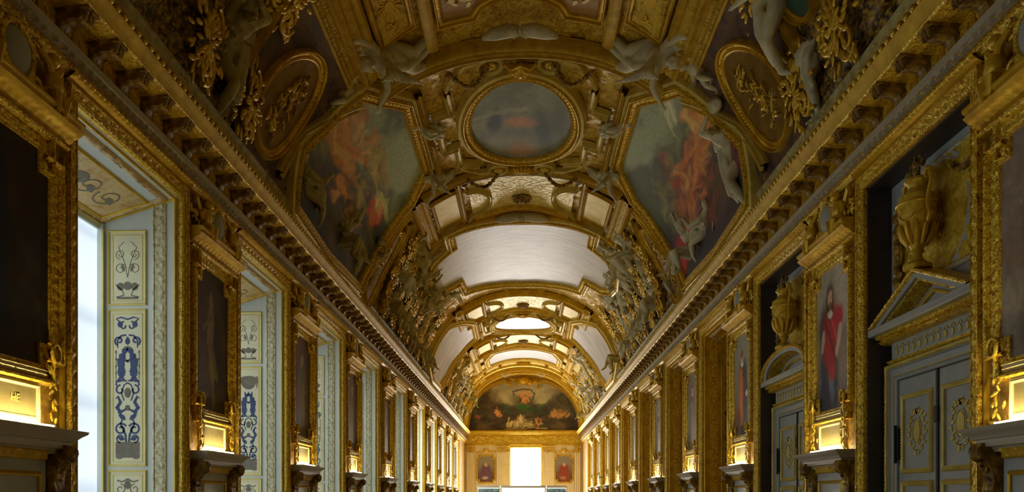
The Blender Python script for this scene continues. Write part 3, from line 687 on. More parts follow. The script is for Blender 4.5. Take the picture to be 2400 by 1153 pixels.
def make_door(kind):
    r = empty('door_proto'); arch_frame(r, 'gold_carved'); q = -.32
    mb = MB(); mb.box(-OH, -1.26, 0, .32, 0, OTOP); mb.box(1.26, OH, 0, .32, 0, OTOP); mb.box(-OH, OH, 0, .32, OTOP - .03, OTOP); mb.build('reveal', 'dark_reveal', r, smooth=False)
    mb = MB(); P = [(1.0, 0), (1.0, 3.2), (-1.0, 3.2), (-1.0, 0)]
    sweep(mb, P, [(0, 0), (0, .06), (.03, .075), (.05, .06), (.14, .07), (.155, .10), (.2, .10), (.21, 0)], False, .2, None, WD(q)); fr = mb.build('door_frame', 'grey_paint', r, smooth=False)
    mb = MB(); sweep(mb, P, [(.16, .10), (.165, .125), (.21, .125), (.215, .1)], False, .03, o_egg(.165, .21, .016, .055), WD(q), .015)
    sweep(mb, P, [(.052, .065), (.055, .078), (.065, .078), (.068, .065)], False, .2, None, WD(q)); mb.build('gilt_moulding', 'gold_pale', fr)
    for f in (1, -1):
        mb = MB(); x0, x1 = sorted((f * .015, f * .99)); mb.box(x0, x1, -q - .035, -q, 0, 3.19, .012); lf = mb.build('door_leaf', 'grey_paint', r, smooth=False)
        for z0, z1 in ((2.02, 2.92), (.75, 1.80), (.1, .6)):
            a, b = sorted((f * .17, f * .83)); g = MB(); sweep(g, rect(a, b, z0, z1), [(0, 0), (0, .03), (.02, .04), (.035, .02), (.05, .028), (.062, .012), (.066, 0)], True, .02, o_egg(.034, .062, .012, .04), WD(q + .035), .012)
            g.build('panel_moulding', 'gold_pale', lf)
            g = MB()
            if z1 > 1: sprig(g, (a + b) / 2, (z0 + z1) / 2, (z1 - z0) * .92, WD(q + .035), seed=int(z0 * 10))
            if g.n: g.build('gilt_ornament', 'gold_pale', lf)
        mb = MB(); mb.box(*sorted((f * .93, f * 1.03)), -q - .085, -q - .03, 2.15, 2.55, .01); mb.tube([(f * .98, -q - .09, 2.1), (f * .98, -q - .09, 2.6)], .02, 8); mb.build('hinge', 'iron', lf)
    mb = MB(); mb.box(-.022, .022, -q - .06, -q - .02, 0, 3.19, .006); mb.box(-.035, .035, -q - .075, -q - .05, 2.55, 2.75, .006); mb.build('meeting_stile', 'dark_reveal', r, smooth=False)
    # entablature over the door, frieze with carved ribbon
    mb = MB(); mb.box(-1.06, 1.06, -q - .10, -q, 3.40, 3.70, .01); mb.box(-1.24, 1.24, -q - .34, -q, 3.80, 3.90, .012); e = mb.build('door_entablature', 'grey_paint', r, smooth=False)
    g = MB(); sweep(g, [(1.14, 3.68), (-1.14, 3.68)], [(0, .02), (0, .16), (.03, .22), (.05, .2), (.08, .26), (.12, .26), (.12, .02)], False, .03, o_sum(o_egg(0, .05, .03, .07), o_egg(.06, .11, .02, .05)), WD(q), .02)
    sweep(g, [(1.08, 3.42), (-1.08, 3.42)], [(0, .08), (0, .13), (.03, .15), (.045, .1)], False, .03, o_egg(0, .04, .012, .05), WD(q), .015); g.build('bed_moulding', 'gold_carved', e)
    g = MB(); mp = WD(q + .10)
    for i in range(13):
        x = -.9 + .15 * i; leaf2(g, x, 3.50, .10, .03, PI / 2, mp, .012); ribbon(g, [(x - .05, 3.6), (x, 3.64), (x + .05, 3.6)], .012, mp, .012)
    g.build('frieze_ornament', 'gold_pale', e, smooth=False)
    if kind == 0:
        out = [(-1.24, 3.90), (0, 4.40), (1.24, 3.90)]; inn = [(-.86, 3.90), (0, 4.24), (.86, 3.90)]; mid = [(-.55, 3.95), (0, 4.15), (.55, 3.95)]
    else:
        t = np.linspace(PI, 0, 25); out = [(1.24 * math.cos(a) * 1.0, 3.90 + .46 * math.sin(a) ** .8) for a in t]; inn = [(.9 * math.cos(a), 3.90 + .32 * math.sin(a) ** .8) for a in t]; mid = [(.66 * math.cos(a), 3.92 + .22 * math.sin(a) ** .8) for a in t]
    def hoop(a, b, d0, d1, n, m, par, orn=0):
        g = MB(); a = np.array(a); b = np.array(b); k = 30
        ta = np.linspace(0, 1, k * (len(a) - 1) + 1); I = np.linspace(0, len(a) - 1, len(ta))
        pa = np.stack([np.interp(I, range(len(a)), a[:, i]) for i in (0, 1)], -1); pb = np.stack([np.interp(I, range(len(b)), b[:, i]) for i in (0, 1)], -1)
        W_ = np.array([0, 0, .25, .5, .75, 1, 1]); D = np.array([d0, d1, d1, d1, d1, d1, d0])
        q_ = pa[:, None] * (1 - W_)[None, :, None] + pb[:, None] * W_[None, :, None]; dd = np.repeat(D[None], len(pa), 0)
        if orn: dd[:, 2:5] += orn * np.abs(np.sin(np.arange(len(pa)) * 1.3))[:, None]
        g.grid(WD(q)(q_[..., 0], q_[..., 1], dd)); return g.build(n, m, par, smooth='auto')
    mixp = lambda A_, B_, t: [tuple(np.array(x) * (1 - t) + np.array(y) * t) for x, y in zip(A_, B_)]
    pe = hoop(out, mixp(out, inn, .25), .02, .36, 0, 'gold_carved', r, .012) if False else hoop(out, mixp(out, inn, .3), .02, .35, 'pediment', 'gold_carved', r, .015)
    hoop(mixp(out, inn, .3), mixp(out, inn, .75), .02, .31, 'raking_fascia', 'grey_paint', pe); hoop(mixp(out, inn, .75), inn, .02, .26, 'raking_bead', 'gold_carved', pe, .02)
    g = MB(); t_ = MB()
    poly = inn + []; g.prism([(x * .99, z) for x, z in inn], .02, .06, WD(q)); g.build('tympanum', 'grey_paint', pe, smooth=False)
    hoop(mid, mixp(mid, [(x * .8, 3.96 + (z - 3.96) * .8) for x, z in mid], 1), .06, .10, 'tympanum_moulding', 'gold_plain', pe, .005)
    # wall panel above the door
    g = MB(); patch(g, rect(-1.25, 1.25, 3.6, OTOP - .03), .012, WD(q), 60, 3); bp = g.build('overdoor_panel', 'grey_paint', r, smooth=False)
    g = MB(); P2 = stepped(-1.08, 1.08, 4.35, 5.66, .22, .22, True, False); patch(g, P2, .02, WD(q), 120, 14, lambda x, z: .035 * np.clip(1 - np.abs(2 * fbm(x * 5, z * 5, 4, 3) - 1) * 3, 0, 1)); g.build('carved_field', 'gold_ground', bp)
    g = MB(); sweep(g, P2, [(0, .02), (0, .04), (.02, .055), (.05, .04), (.06, .02)], True, .3, None, WD(q)); g.build('panel_edge', 'jamb_scroll', bp, smooth=False)
    g = MB(); sweep(g, ell(0, 4.98, .62, .66, 48), [(0, .02), (0, .03), (.02, .045), (.04, .03), (.09, .035), (.10, .02)], True, .1, None, WD(q)); g.build('oval_moulding', 'grey_paint', bp)
    g = MB()
    for f in (1, -1):
        for i in range(22):
            z = 5.35 - i * .045; s_ = .05 + .03 * math.sin(i * 1.3) ** 2
            g.ball((f * (.9 + .04 * math.sin(i * 1.7)), -q - .09 - .02 * (i % 2), z), (s_, .04, s_ * .8), 6)
        g.tube([(f * x, -q - .1, z) for x, z in ((.35, 5.5), (.55, 5.34), (.75, 5.33), (.9, 5.42))], .03, 6)
    g.build('fruit_swags', 'bronze_relief', bp)
    return record(r)
for i, knd in enumerate((0, 1)):
    d = make_door(knd); d.name = 'door_%d' % (i + 1); d.location = (W, OC[i + 1], 0); d.rotation_euler = (0, 0, -PI / 2); struct(d)

# ------------------------------------------------------------------ leaf clusters
def cluster(mb, pts, size, seed=1, n=3, flat=.6):
    r = random.Random(seed)
    for p in pts:
        for _ in range(n):
            c = Vector(p) + Vector((r.gauss(0, size * .45), r.gauss(0, size * .2), r.gauss(0, size * .45)))
            R = Matrix.Rotation(r.uniform(0, PI), 3, 'Y') @ Matrix.Rotation(r.uniform(-.5, .5), 3, 'X')
            mb.ball(c, (size * r.uniform(.25, .5), size * .22, size * r.uniform(.5, .9)), 6, R)
    return mb

# ------------------------------------------------------------------ vases over the doors
def make_vase(label):
    r = empty('vase', label=label, cat='vase', group='carved vases over the doors')
    k = MB(); k.lathe([(0, 0), (.16, 0), (.16, .04), (.11, .07), (.06, .12), (.05, .17), (.08, .20), (.065, .23), (.12, .32), (.17, .44), (.20, .58), (.215, .76), (.20, .86), (.13, .91), (.10, .96), (.11, 1.0), (.15, 1.04), (.14, 1.07), (.08, 1.06), (0, 1.05)], 28); b = k.build('body', 'gold_ground', r)
    k = MB()
    for a in np.linspace(0, 2 * PI, 13)[:-1]:
        for h0, h1, rr in ((.28, .48, .265),):
            k.tube([(math.cos(a) * q, math.sin(a) * q, z) for q, z in ((.11, .28), (.165, .38), (.20, .48), (.215, .54))], [.015, .035, .03, .006], 6)
    k.tube([(math.cos(a) * .222, math.sin(a) * .222, .76) for a in np.linspace(0, 2 * PI, 33)], .016, 6, False)
    k.tube([(math.cos(a) * .205, math.sin(a) * .205, .60 + .06 * math.cos(3 * a)) for a in np.linspace(0, 2 * PI, 49)], .012, 6, False); k.build('leaf_relief', 'gold_plain', b)
    for f in (1, -1):
        k = MB(); k.tube([(f * x, 0, z) for x, z in ((.19, .56), (.26, .50), (.30, .58), (.25, .68), (.25, .80), (.32, .94), (.31, 1.08), (.22, 1.12), (.18, 1.05), (.23, 1.0))], [.02, .025, .03, .03, .025, .025, .03, .03, .022, .012], 8); k.build('handle', 'gold_plain', r)
    k = MB(); cluster(k, [(x, y, z) for x, y, z in ((0, 0, 1.10), (.08, -.05, 1.15), (-.09, -.04, 1.15), (0, -.03, 1.22), (.1, 0, 1.25), (-.1, 0, 1.24), (0, 0, 1.30))], .075, 3, 6); k.build('fruit', 'bronze_relief', r)
    return record(r)
vz = make_vase('large gilded two handled vase above the triangular pediment on the right'); vz.location = (W - .02 + .06, OC[1], 4.38); vz.rotation_euler = (0, 0, -PI / 2)
vz2 = dup(vz, (W + .04, OC[2], 4.34), -PI / 2, label='gilded two handled vase above the rounded pediment on the right wall')

# ================================================================== PIERS: portraits, tablets, shelves, cartouches
PC = [(a + b) / 2 for a, b in zip(OC[:-1], OC[1:])] + [60.6]
CX0, CX1, CZ0, CZ1 = -.63, .63, 2.95, 5.12
CANVAS = stepped(CX0, CX1, CZ0, CZ1, .17, .22)
def portrait_paint(Q, side, k):
    u = Q[:, 0] / .63; v = (Q[:, 1] - CZ0) / (CZ1 - CZ0) * 3.4 - 1.7     # roughly square units, figure about 3 high
    r = random.Random(k * 7 + (side > 0) * 3)
    if side < 0:
        p = Paint(u, v, (.022, .016, .016), .10, 3, 3 + k)
        if k == 0:
            p.cloud((.012, .016, .035), 1.5, .4, .7, .9); p.cloud((.05, .045, .035), 2, .5, .8, .6, 3)
            p.limb(-.5, 1.2, -.4, -1.2, .5, (.006, .008, .02)).blob(-.5, 1.05, .22, .28, (.04, .03, .02))
        elif k == 1:
            p.cloud((.06, .028, .022), 1.6, .4, .7, .9); p.blob(.15, .6, .4, .7, (.05, .03, .025), soft=.6)
            p.limb(.05, .3, .3, -.6, .42, (.008, .008, .02)).limb(-.1, .6, -.15, -.1, .17, (.16, .12, .07)).limb(-.15, -.1, -.02, -.75, .15, (.15, .12, .055)).limb(-.02, -.75, .05, -1.45, .09, (.13, .10, .045)).limb(-.12, -.1, .25, -.8, .1, (.10, .075, .03))
            p.blob(-.1, .95, .13, .2, (.20, .12, .08)).limb(-.12, .6, -.5, .25, .07, (.12, .08, .05)); p.blob(-.5, -1.1, .4, .3, (.045, .03, .025))
        else:
            base = [(.085, .022, .018), (.07, .055, .045), (.11, .03, .025), (.10, .085, .07), (.06, .045, .04)][(k - 2) % 5]
            p.cloud(base, 1.4, .3, .65, .95); cl = [(.03, .03, .025), (.05, .02, .02), (.10, .08, .06), (.12, .05, .04)][k % 4]
            p.limb(0, .6, .05, -1.5, .42, cl).limb(-.1, .55, -.4, -.1, .14, cl).blob(0, .95, .15, .22, (.26, .17, .11)); p.limb(.1, .1, .15, -1.2, .1, (.22, .17, .12), .7)
    else:
        p = Paint(u, v, (.17, .165, .13), .08, 3, 30 + k)
        p.grad((.10, .09, .075), (.20, .20, .165), 'y', -1.6, 1.2); p.cloud((.28, .26, .22), 1.2, .5, .8, .5, 2)
        if k == 1:     # bearded man, long dark hair, crimson cloak, blue-black breeches
            p.blob(.55, 1.1, .35, .9, (.33, .31, .27), .3, .6, .8); p.blob(.55, -.6, .5, .9, (.16, .13, .11), 0, .4)
            p.limb(-.3, -.2, -.45, -1.6, .38, (.025, .03, .055)).limb(.05, -.3, .0, -1.6, .33, (.03, .035, .06)).blob(-.05, -1.0, .12, .5, (.10, .13, .17), .2, .6)
            p.blob(-.3, .25, .5, .65, (.06, .03, .035)); p.blob(-.1, .15, .42, .75, (.27, .018, .03), -.25); p.blob(.35, .45, .32, .3, (.30, .022, .035), .5); p.limb(-.3, .1, .0, -.75, .2, (.24, .02, .03)); p.limb(-.45, .5, .2, -.5, .05, (.12, .01, .02)).limb(-.1, .5, .3, -.1, .04, (.4, .05, .06))
            p.limb(.5, .2, .3, -.35, .1, (.36, .27, .20)).limb(-.5, .2, -.62, -.2, .08, (.30, .22, .17))
            p.blob(-.15, .88, .20, .42, (.035, .02, .012)).blob(-.14, .95, .115, .2, (.42, .28, .19)).blob(-.14, .80, .08, .10, (.10, .05, .03)); p.blob(-.14, .62, .14, .1, (.45, .40, .33))
            p.blob(-.19, .98, .025, .02, (.03, .02, .02)).blob(-.09, .98, .025, .02, (.03, .02, .02))
        elif k == 2:   # man in a black gown with an orange-red front
            p.limb(.1, .4, .2, -1.5, .45, (.03, .028, .03)).limb(-.15, .35, -.15, -1.1, .22, (.42, .12, .03)).limb(.2, .4, .55, -.3, .15, (.03, .028, .03)).blob(.5, -.3, .14, .1, (.5, .42, .36))
            p.blob(-.02, .9, .14, .2, (.45, .30, .20)).blob(-.02, 1.02, .16, .14, (.12, .08, .05)).blob(-.02, .68, .16, .08, (.6, .57, .5)); p.blob(-.5, -1.1, .3, .5, (.14, .06, .04))
        else:
            cl = [(.10, .05, .04), (.06, .055, .06), (.20, .12, .08), (.13, .11, .09)][k % 4]
            p.cloud((.14, .10, .08), 1.5, .35, .7, .8); p.limb(0, .5, .05, -1.5, .42, cl).limb(.1, .4, .45, -.2, .13, cl).limb(-.1, .3, -.12, -1.3, .1, (.30, .25, .20), .8)
            p.blob(0, .92, .14, .2, (.42, .29, .2)).blob(0, 1.03, .15, .12, (.10, .07, .05)).blob(0, .70, .14, .07, (.5, .45, .4))
    return p.c * (2.1 if side > 0 else 1.7)
def make_portrait(side, k, label, full=True):
    r = empty('portrait', label=label, cat='portrait', group='full length portraits in gilded frames on the piers')
    mb = MB(); Q = patch(mb, CANVAS, .035, WL, 220, 90); mb.build('canvas', 'canvas_wall', r, smooth=False, col=portrait_paint(Q, side, k))
    return r
def frame_parts(r):
    mb = MB(); sweep(mb, CANVAS, [(-.02, .0), (-.02, .06), (0, .05), (.02, .045), (.11, .055), (.125, .10), (.155, .11), (.17, .09), (.175, 0)], True, .03, o_sum(o_leaf(.0, .11, .035, .11), o_egg(.125, .16, .012, .04)), WL, .02); f = mb.build('frame', 'gold_carved', r)
    for s in (1, -1):
        mb = MB(); mb.box(*sorted((s * .865, s * .90)), -.05, 0, 2.36, 5.2, .008); mb.build('side_fillet', 'gold_band', r, smooth=False)
        mb = MB(); mb.box(*sorted((s * .93, s * 1.02)), -.035, 0, 2.36, 5.95, .01); mb.build('side_strip', 'gold_band', r, smooth=False)
    for s in (1, -1):   # flower drops hanging at the lower corners
        mb = MB(); cluster(mb, [(s * (.60 + .03 * math.sin(i * 2)), -.10, 3.16 - .08 * i) for i in range(11)], .07, 11, 2)
        t = np.linspace(0, 2 * PI, 15); mb.tube([(s * (.60 + .07 * math.cos(a)), -.13, 3.1 + .09 * math.sin(a)) for a in t], .018, 6, False); mb.build('flower_drop', 'gold_carved', r)
    # the small cornice that caps the frame
    c = [(0, 0), (0, .07), (.03, .09), (.05, .07), (.07, .07), (.13, .15), (.16, .22), (.19, .25), (.21, .21), (.25, .26), (.28, .26), (.29, .22), (.29, 0)]
    mb = MB(); sweep(mb, [(.90, 5.26), (-.90, 5.26)], c, False, .03, o_sum(o_egg(0, .05, .03, .08), o_leaf(.07, .16, .025, .12)), WL, .022)
    for s in (1, -1): mb.add([(s * .90, -d, 5.26 + w) for w, d in c], [tuple(range(len(c)))])
    mb.build('frame_cornice', 'gold_plain', r)
    return r
def make_plaque():
    r = empty('name_tablet')
    mb = MB(); mb.box(-.47, .47, -.055, 0, 2.34, 2.86, .01); b = mb.build('tablet_body', 'tablet_gold', r, smooth=False)
    mb = MB(); mb.grid(WL(np.array([[-.38], [.38]]), np.array([[2.44, 2.72]] * 2), np.full((2, 2), .058))); mb.build('inscription_field', 'tablet_field', b, smooth=False)
    mb = MB(); sweep(mb, rect(-.38, .38, 2.44, 2.72), [(0, .05), (0, .07), (.02, .085), (.035, .07), (.04, .05)], True, .3, None, WL)
    sweep(mb, [(.5, 2.84), (-.5, 2.84)], [(0, .04), (0, .07), (.03, .10), (.05, .08), (.07, .11), (.09, .05)], False, .03, o_egg(.0, .07, .015, .05), WL, .02); mb.build('tablet_moulding', 'tablet_gold', b)
    return r
LEDGE = [(0, 0), (0, .10), (.03, .12), (.05, .14), (.052, .19), (.12, .20), (.125, .23), (.15, .24), (.18, .27), (.21, .31), (.235, .32), (.24, .30), (.245, .20), (.25, 0)]
def make_shelf():
    r = empty('wall_shelf')
    mb = MB(); x = .85
    def mpx(a, b, d): return WL(a, b, d)
    P = np.array([(x, 0), (-x, 0)])
    prof = finep(LEDGE, .05)
    n = len(prof)
    v = []
    for sx in (1, -1):
        for w, d in prof: v.append((sx * (x - .30 + d), -d, 2.09 + w))
    f = [(i, i + 1, n + i + 1, n + i) for i in range(n - 1)]
    mb.add(v, f)
    for sx in (1, -1):   # returned ends
        a = [(sx * (x - .30 + d), -d, 2.09 + w) for w, d in prof]; b = [(sx * (x - .30 + d), 0, 2.09 + w) for w, d in prof]
        mb.add(a + b, [(i, i + 1, n + i + 1, n + i) for i in range(n - 1)])
    mb.build('shelf_board', 'grey_ledge', r)
    for s in (1, -1):
        mb = MB(); pr = [(.02, 2.18), (.22, 2.18), (.25, 2.13), (.24, 2.05), (.17, 2.0), (.12, 1.92), (.10, 1.80), (.12, 1.72), (.09, 1.66), (.02, 1.66)]
        v = [(s * .70 + q, -d, z) for q in (-.09, .09) for d, z in pr]; m = len(pr)
        mb.add(v, [(i, (i + 1) % m, m + (i + 1) % m, m + i) for i in range(m)] + [tuple(range(m)), tuple(range(m, 2 * m))[::-1]])
        for q in (-.06, .06): mb.tube([(s * .70 + q, -.19 + .06 * math.cos(a), 2.10 + .06 * math.sin(a)) for a in np.linspace(0, 2 * PI, 13)], .02, 6, False)
        mb.ball((s * .70, -.20, 2.08), (.10, .08, .09), 10); cluster(mb, [(s * .70, -.15, 1.95), (s * .70, -.13, 1.85)], .07, 5, 3); mb.build('bracket', 'bronze_relief', r)
    mb = MB(); mb.box(-.56, .56, -.05, 0, .9, 2.15, .01); b = mb.build('lower_panel', 'grey_paint', r, smooth=False)
    mb = MB(); sweep(mb, rect(-.42, .42, 1.0, 1.86), [(0, .05), (0, .07), (.02, .085), (.04, .06), (.05, .05)], True, .04, None, WL)
    sweep(mb, [(.5, 2.02), (-.5, 2.02)], [(0, .05), (0, .08), (.1, .12), (.1, .05)], False, .03, o_leaf(.0, .1, .03, .1), WL, .02); mb.build('panel_moulding', 'gold_plain', b)
    return r
def make_lamp():
    r = empty('picture_lamp')
    mb = MB(); mb.box(-.46, .46, -.205, -.175, 2.325, 2.35, .004); mb.build('housing', 'iron', r, smooth=False)
    mb = MB(); mb.box(-.45, .45, -.200, -.180, 2.351, 2.363); mb.build('lamp_strip', 'lamp_strip', r, smooth=False)
    return r
def make_cartouche():
    r = empty('cartouche')
    mb = MB(); mb.ball((0, -.10, 5.83), (.20, .09, .22), 16); b = mb.build('shield', 'grey_paint', r)
    mb = MB(); t = np.linspace(0, 2 * PI, 33); mb.tube([(.23 * math.cos(a), -.12, 5.83 + .25 * math.sin(a)) for a in t], .035, 8, False)
    for s in (1, -1):
        sp = spiral(s * .30, 6.0, .10, 1.1, PI / 2, -s); mb.tube([(x, -.12, z) for x, z in sp], .025, 6)
        sp = spiral(s * .28, 5.64, .10, 1.1, -PI / 2, s); mb.tube([(x, -.12, z) for x, z in sp], .025, 6)
    mb.build('scroll_surround', 'gold_carved', b)
    for s in (1, -1):   # seated children holding the shield
        mb = MB(); P = lambda x, y, z: (s * x, -y, z)
        mb.ball(P(.52, .14, 5.78), (.11, .10, .14), 10); mb.ball(P(.50, .13, 5.66), (.12, .11, .09), 10); mb.ball(P(.47, .17, 5.98), .075, 10)
        mb.tube([P(.50, .15, 5.65), P(.58, .24, 5.60), P(.55, .24, 5.45)], [.07, .06, .03], 8); mb.tube([P(.46, .15, 5.64), P(.42, .25, 5.62), P(.44, .24, 5.47)], [.07, .055, .03], 8)
        mb.tube([P(.48, .14, 5.87), P(.38, .18, 5.92), P(.28, .16, 6.0)], [.045, .04, .025], 8); mb.tube([P(.56, .14, 5.87), P(.66, .14, 5.80), P(.68, .16, 5.70)], [.045, .04, .025], 8)
        mb.tube([P(.62, .08, 5.86), P(.74, .08, 6.02), P(.78, .07, 5.90)], [.05, .05, .02], 6); mb.build('child_figure', 'gold_plain', r)
    mb = MB(); cluster(mb, [(x, -.08, 5.60 + .25 * x * x) for x in np.linspace(-.85, .85, 19)], .09, 9, 3); mb.build('leaf_swag', 'gold_carved', r); mb = MB(); cluster(mb, [(0, -.14, 6.07), (.06, -.12, 6.12), (-.06, -.12, 6.12)], .08, 2, 3); mb.build('leaf_crest', 'gold_carved', r)
    return r
fr0 = None; protos = {}
def family(nm, mk, side, k, label, cat, group):
    if nm not in protos:
        o = mk(); record(o); protos[nm] = (o, TREE[o.name]); new = o
    else:
        p, tr = protos[nm]; new = p.copy(); COL.objects.link(new)
        for c in tr: dup(c, parent=new)
    tag(new, label, cat, group); new.location = (side * W, PC[k], 0); new.rotation_euler = (0, 0, -side * PI / 2); return new
WHAT = {(-1, 0): 'very dark portrait cut by the left edge of the view', (-1, 1): 'dark portrait with a pale bare figure on the left wall', (-1, 2): 'dark red portrait on the left wall',
        (1, 0): 'dark portrait cut by the right edge of the view', (1, 1): 'portrait of a bearded person in a crimson cloak on the right wall', (1, 2): 'portrait of a person in black and orange on the right wall'}
FRT = None
for side, sn in ((-1, 'left'), (1, 'right')):
    for k in range(11):
        if k == 10: continue
        on = ORD[k]
        pr = make_portrait(side, k, WHAT.get((side, k), '%s gilded portrait from the camera along the %s wall' % (on, sn)))
        if FRT is None:
            frame_parts(pr); FRT = [c for c in kids(pr) if not c.name.startswith('canvas')]
        else:
            for c in FRT: dup(c, parent=pr, tree=[])
        pr.location = (side * W, PC[k], 0); pr.rotation_euler = (0, 0, -side * PI / 2)
        family('tab', make_plaque, side, k, '%s gold name tablet from the camera below a portrait on the %s wall' % (on, sn), 'plaque', 'name tablets below the portraits')
        family('shelf', make_shelf, side, k, '%s bracketed grey shelf from the camera along the %s wall' % (on, sn), 'shelf', 'bracketed shelves on the piers')
        family('lamp', make_lamp, side, k, '%s warm strip lamp from the camera on a %s wall shelf' % (on, sn), 'lamp', 'strip lamps on the shelves')
        family('cart', make_cartouche, side, k, '%s gilded cartouche with two children from the camera on the %s wall' % (on, sn), 'sculpture', 'cartouches above the portraits')
# the last letters carved on the nearest left tablet
tx = bpy.data.curves.new('inscription', 'FONT'); tx.body = 'HE'; tx.size = .11; tx.extrude = .003; tx.align_x = 'CENTER'
to = bpy.data.objects.new('inscription_temp', tx); COL.objects.link(to); bpy.context.view_layer.update()
me = bpy.data.meshes.new_from_object(to.evaluated_get(bpy.context.evaluated_depsgraph_get())); bpy.data.objects.remove(to)
me.materials.clear(); me.materials.append(MATS['gold_pale'])
fld = [o for o in COL.objects if o.name == 'inscription_field'][0]
li = link('inscription', me, fld); li.location = (.06, -.062, 2.56); li.rotation_euler = (PI / 2, 0, 0)

# tall corner pilaster strips beside the wide central bays, to fill the broader piers
for side, sn in ((-1, 'left'), (1, 'right')):
    for k, j in ((4, 4), (5, 5), (9, 9)):
        pass

# ================================================================== END WALL
er = MB()
sweep(er, [(EX + EW, 0), (EX + EW, EYE + 4.05), (EX - EW, EYE + 4.05), (EX - EW, 0)], [(0, -.3), (0, .06), (.05, .08), (.12, .06), (.16, .09), (.18, 0)], False, .1, o_leaf(.03, .13, .02, .2), lambda a, b, d: WL(a, b, d) + np.array([0, Y1, 0]), .03)
wr = empty('window_end'); struct(wr); er.build('architrave', 'gold_plain', wr)
mb = MB()
for x in (EX - EW + .04, EX - .03, EX + EW - .1): mb.box(x, x + .07, Y1 + .34, Y1 + .40, 0, EYE + 4.05)
for z in (1.8, 3.3, 4.9): mb.box(EX - EW, EX + EW, Y1 + .34, Y1 + .40, z, z + .06)
mb.build('window_frame', 'jamb_paint', wr, smooth=False)
mb = MB(); mb.grid(np.array([[(x, Y1 + .3, z) for z in (.3, EYE + 4.05)] for x in (EX - EW, EX + EW)])); mb.build('pane', 'window_daylight', wr, smooth=False)
n = 0
for x0, x1 in ((-4.62, -3.95), (-2.15, -1.16), (1.52, 2.5), (4.1, 4.6)):
    n += 1; p = empty('trim_%d' % n); struct(p); w = x1 - x0; nf = int(w / .13)
    mb = MB(); xs = np.linspace(x0, x1, nf * 8 + 1); dd = .14 - .035 * np.abs(np.sin(PI * (xs - x0) / w * nf)); zs = np.array([0, EYE + 3.7])
    mb.grid(np.stack(np.broadcast_arrays(xs[:, None], Y1 - dd[:, None], zs[None]), -1)); mb.build('fluted_shaft', 'fluted_stone', p)
    mb = MB(); mb.box(x0 - .05, x1 + .05, Y1 - .22, Y1, EYE + 4.12, EYE + 4.22, .02)
    cluster(mb, [(x0 + w * (i + .5) / 7, Y1 - .15, EYE + z) for i in range(7) for z in (3.75, 3.9, 4.02)], .11, 4 + n, 2); mb.build('capital', 'gold_carved', p)
for i, (cx, lb, col, c2) in enumerate(((-3.05, 'seated figure in violet, portrait left of the end window', (.12, .06, .11), (.34, .30, .26)), (3.3, 'seated figure in red, portrait right of the end window', (.22, .05, .03), (.30, .16, .08)))):
    p = empty('portrait', (cx, Y1, 0), 0, lb, 'portrait', 'portraits on the end wall'); z0, z1 = 2.95, 5.0; P2 = stepped(-.66, .66, z0, z1, .2, .22)
    mb = MB(); Q = patch(mb, P2, .04, WL, 120, 40); u, v = Q[:, 0], Q[:, 1] - 3.9
    pp = Paint(u, v, (.16, .145, .11), .05, 4, 50 + i); pp.grad((.06, .045, .04), (.2, .19, .15), 'y', -.9, .6).limb(0, .1, .05, -.6, .38, col).limb(-.2, -.1, -.35, -.5, .2, col).blob(0, .42, .12, .16, (.4, .3, .22)).blob(-.1, -.65, .25, .12, c2).limb(.2, .1, .35, -.3, .12, col)
    mb.build('canvas', 'canvas_wall', p, smooth=False, col=pp.c * 1.6)
    mb = MB(); sweep(mb, P2, prof_frame(.14, .08), True, .06, o_leaf(.03, .1, .03, .12), WL, .03); mb.build('frame', 'gold_plain', p)
    c = MB(); cluster(c, [(x, -.1, 5.35 + .12 * math.cos(x * 3)) for x in np.linspace(-.7, .7, 9)], .14, 3, 3); c.ball((0, -.12, 5.45), (.2, .1, .2), 10)
    t = c.build('carved_trophy', 'gold_carved'); t.location = (cx, Y1, 0); tag(t, 'gilded carved trophy above the portrait %s of the end window' % ('left', 'right')[i], 'sculpture', 'trophies on the end wall')
# display cases standing in front of the end window
for i, (x0, x1, lb) in enumerate(((-3.1, -1.56, 'lit glass display case left of the end window'), (-1.5, 1.5, 'wide lit display case in front of the end window'), (1.56, 2.95, 'lit glass display case right of the end window'))):
    p = empty('display_case', ((x0 + x1) / 2, 53.5, 0), 0, lb, 'display case', 'display cases in the middle of the gallery'); h = (x1 - x0) / 2
    mb = MB(); mb.box(-h, h, -.4, .4, 0, 1.05, .02); mb.build('plinth', 'case_metal', p, smooth=False)
    mb = MB(); mb.box(-h, h, -.42, .42, 2.30, 2.46, .02)
    for s in (1, -1):
        for y in (-.38, .34): mb.box(*sorted((s * h, s * (h - .05))), y, y + .05, 1.05, 2.3)
    mb.build('frame', 'case_metal', p, smooth=False)
    mb = MB(); mb.box(-h + .06, h - .06, .2, .24, 1.05, 2.3); mb.build('backboard', 'case_light' if i == 1 else 'case_field', p, smooth=False)
    mb = MB()
    for j in range(3): mb.lathe([(0, 0), (.12, 0), (.05, .08), (.04, .2), (.13, .34), (.1, .5), (.12, .55), (0, .56)], 14, ((j - 1) * h * .55, 0, 1.05))
    mb.build('exhibit_stand', 'gold_plain', p)
    mb = MB(); mb.box(-h + .05, h - .05, -.1, .1, 2.27, 2.30); mb.build('case_lamp', 'case_light', p, smooth=False)
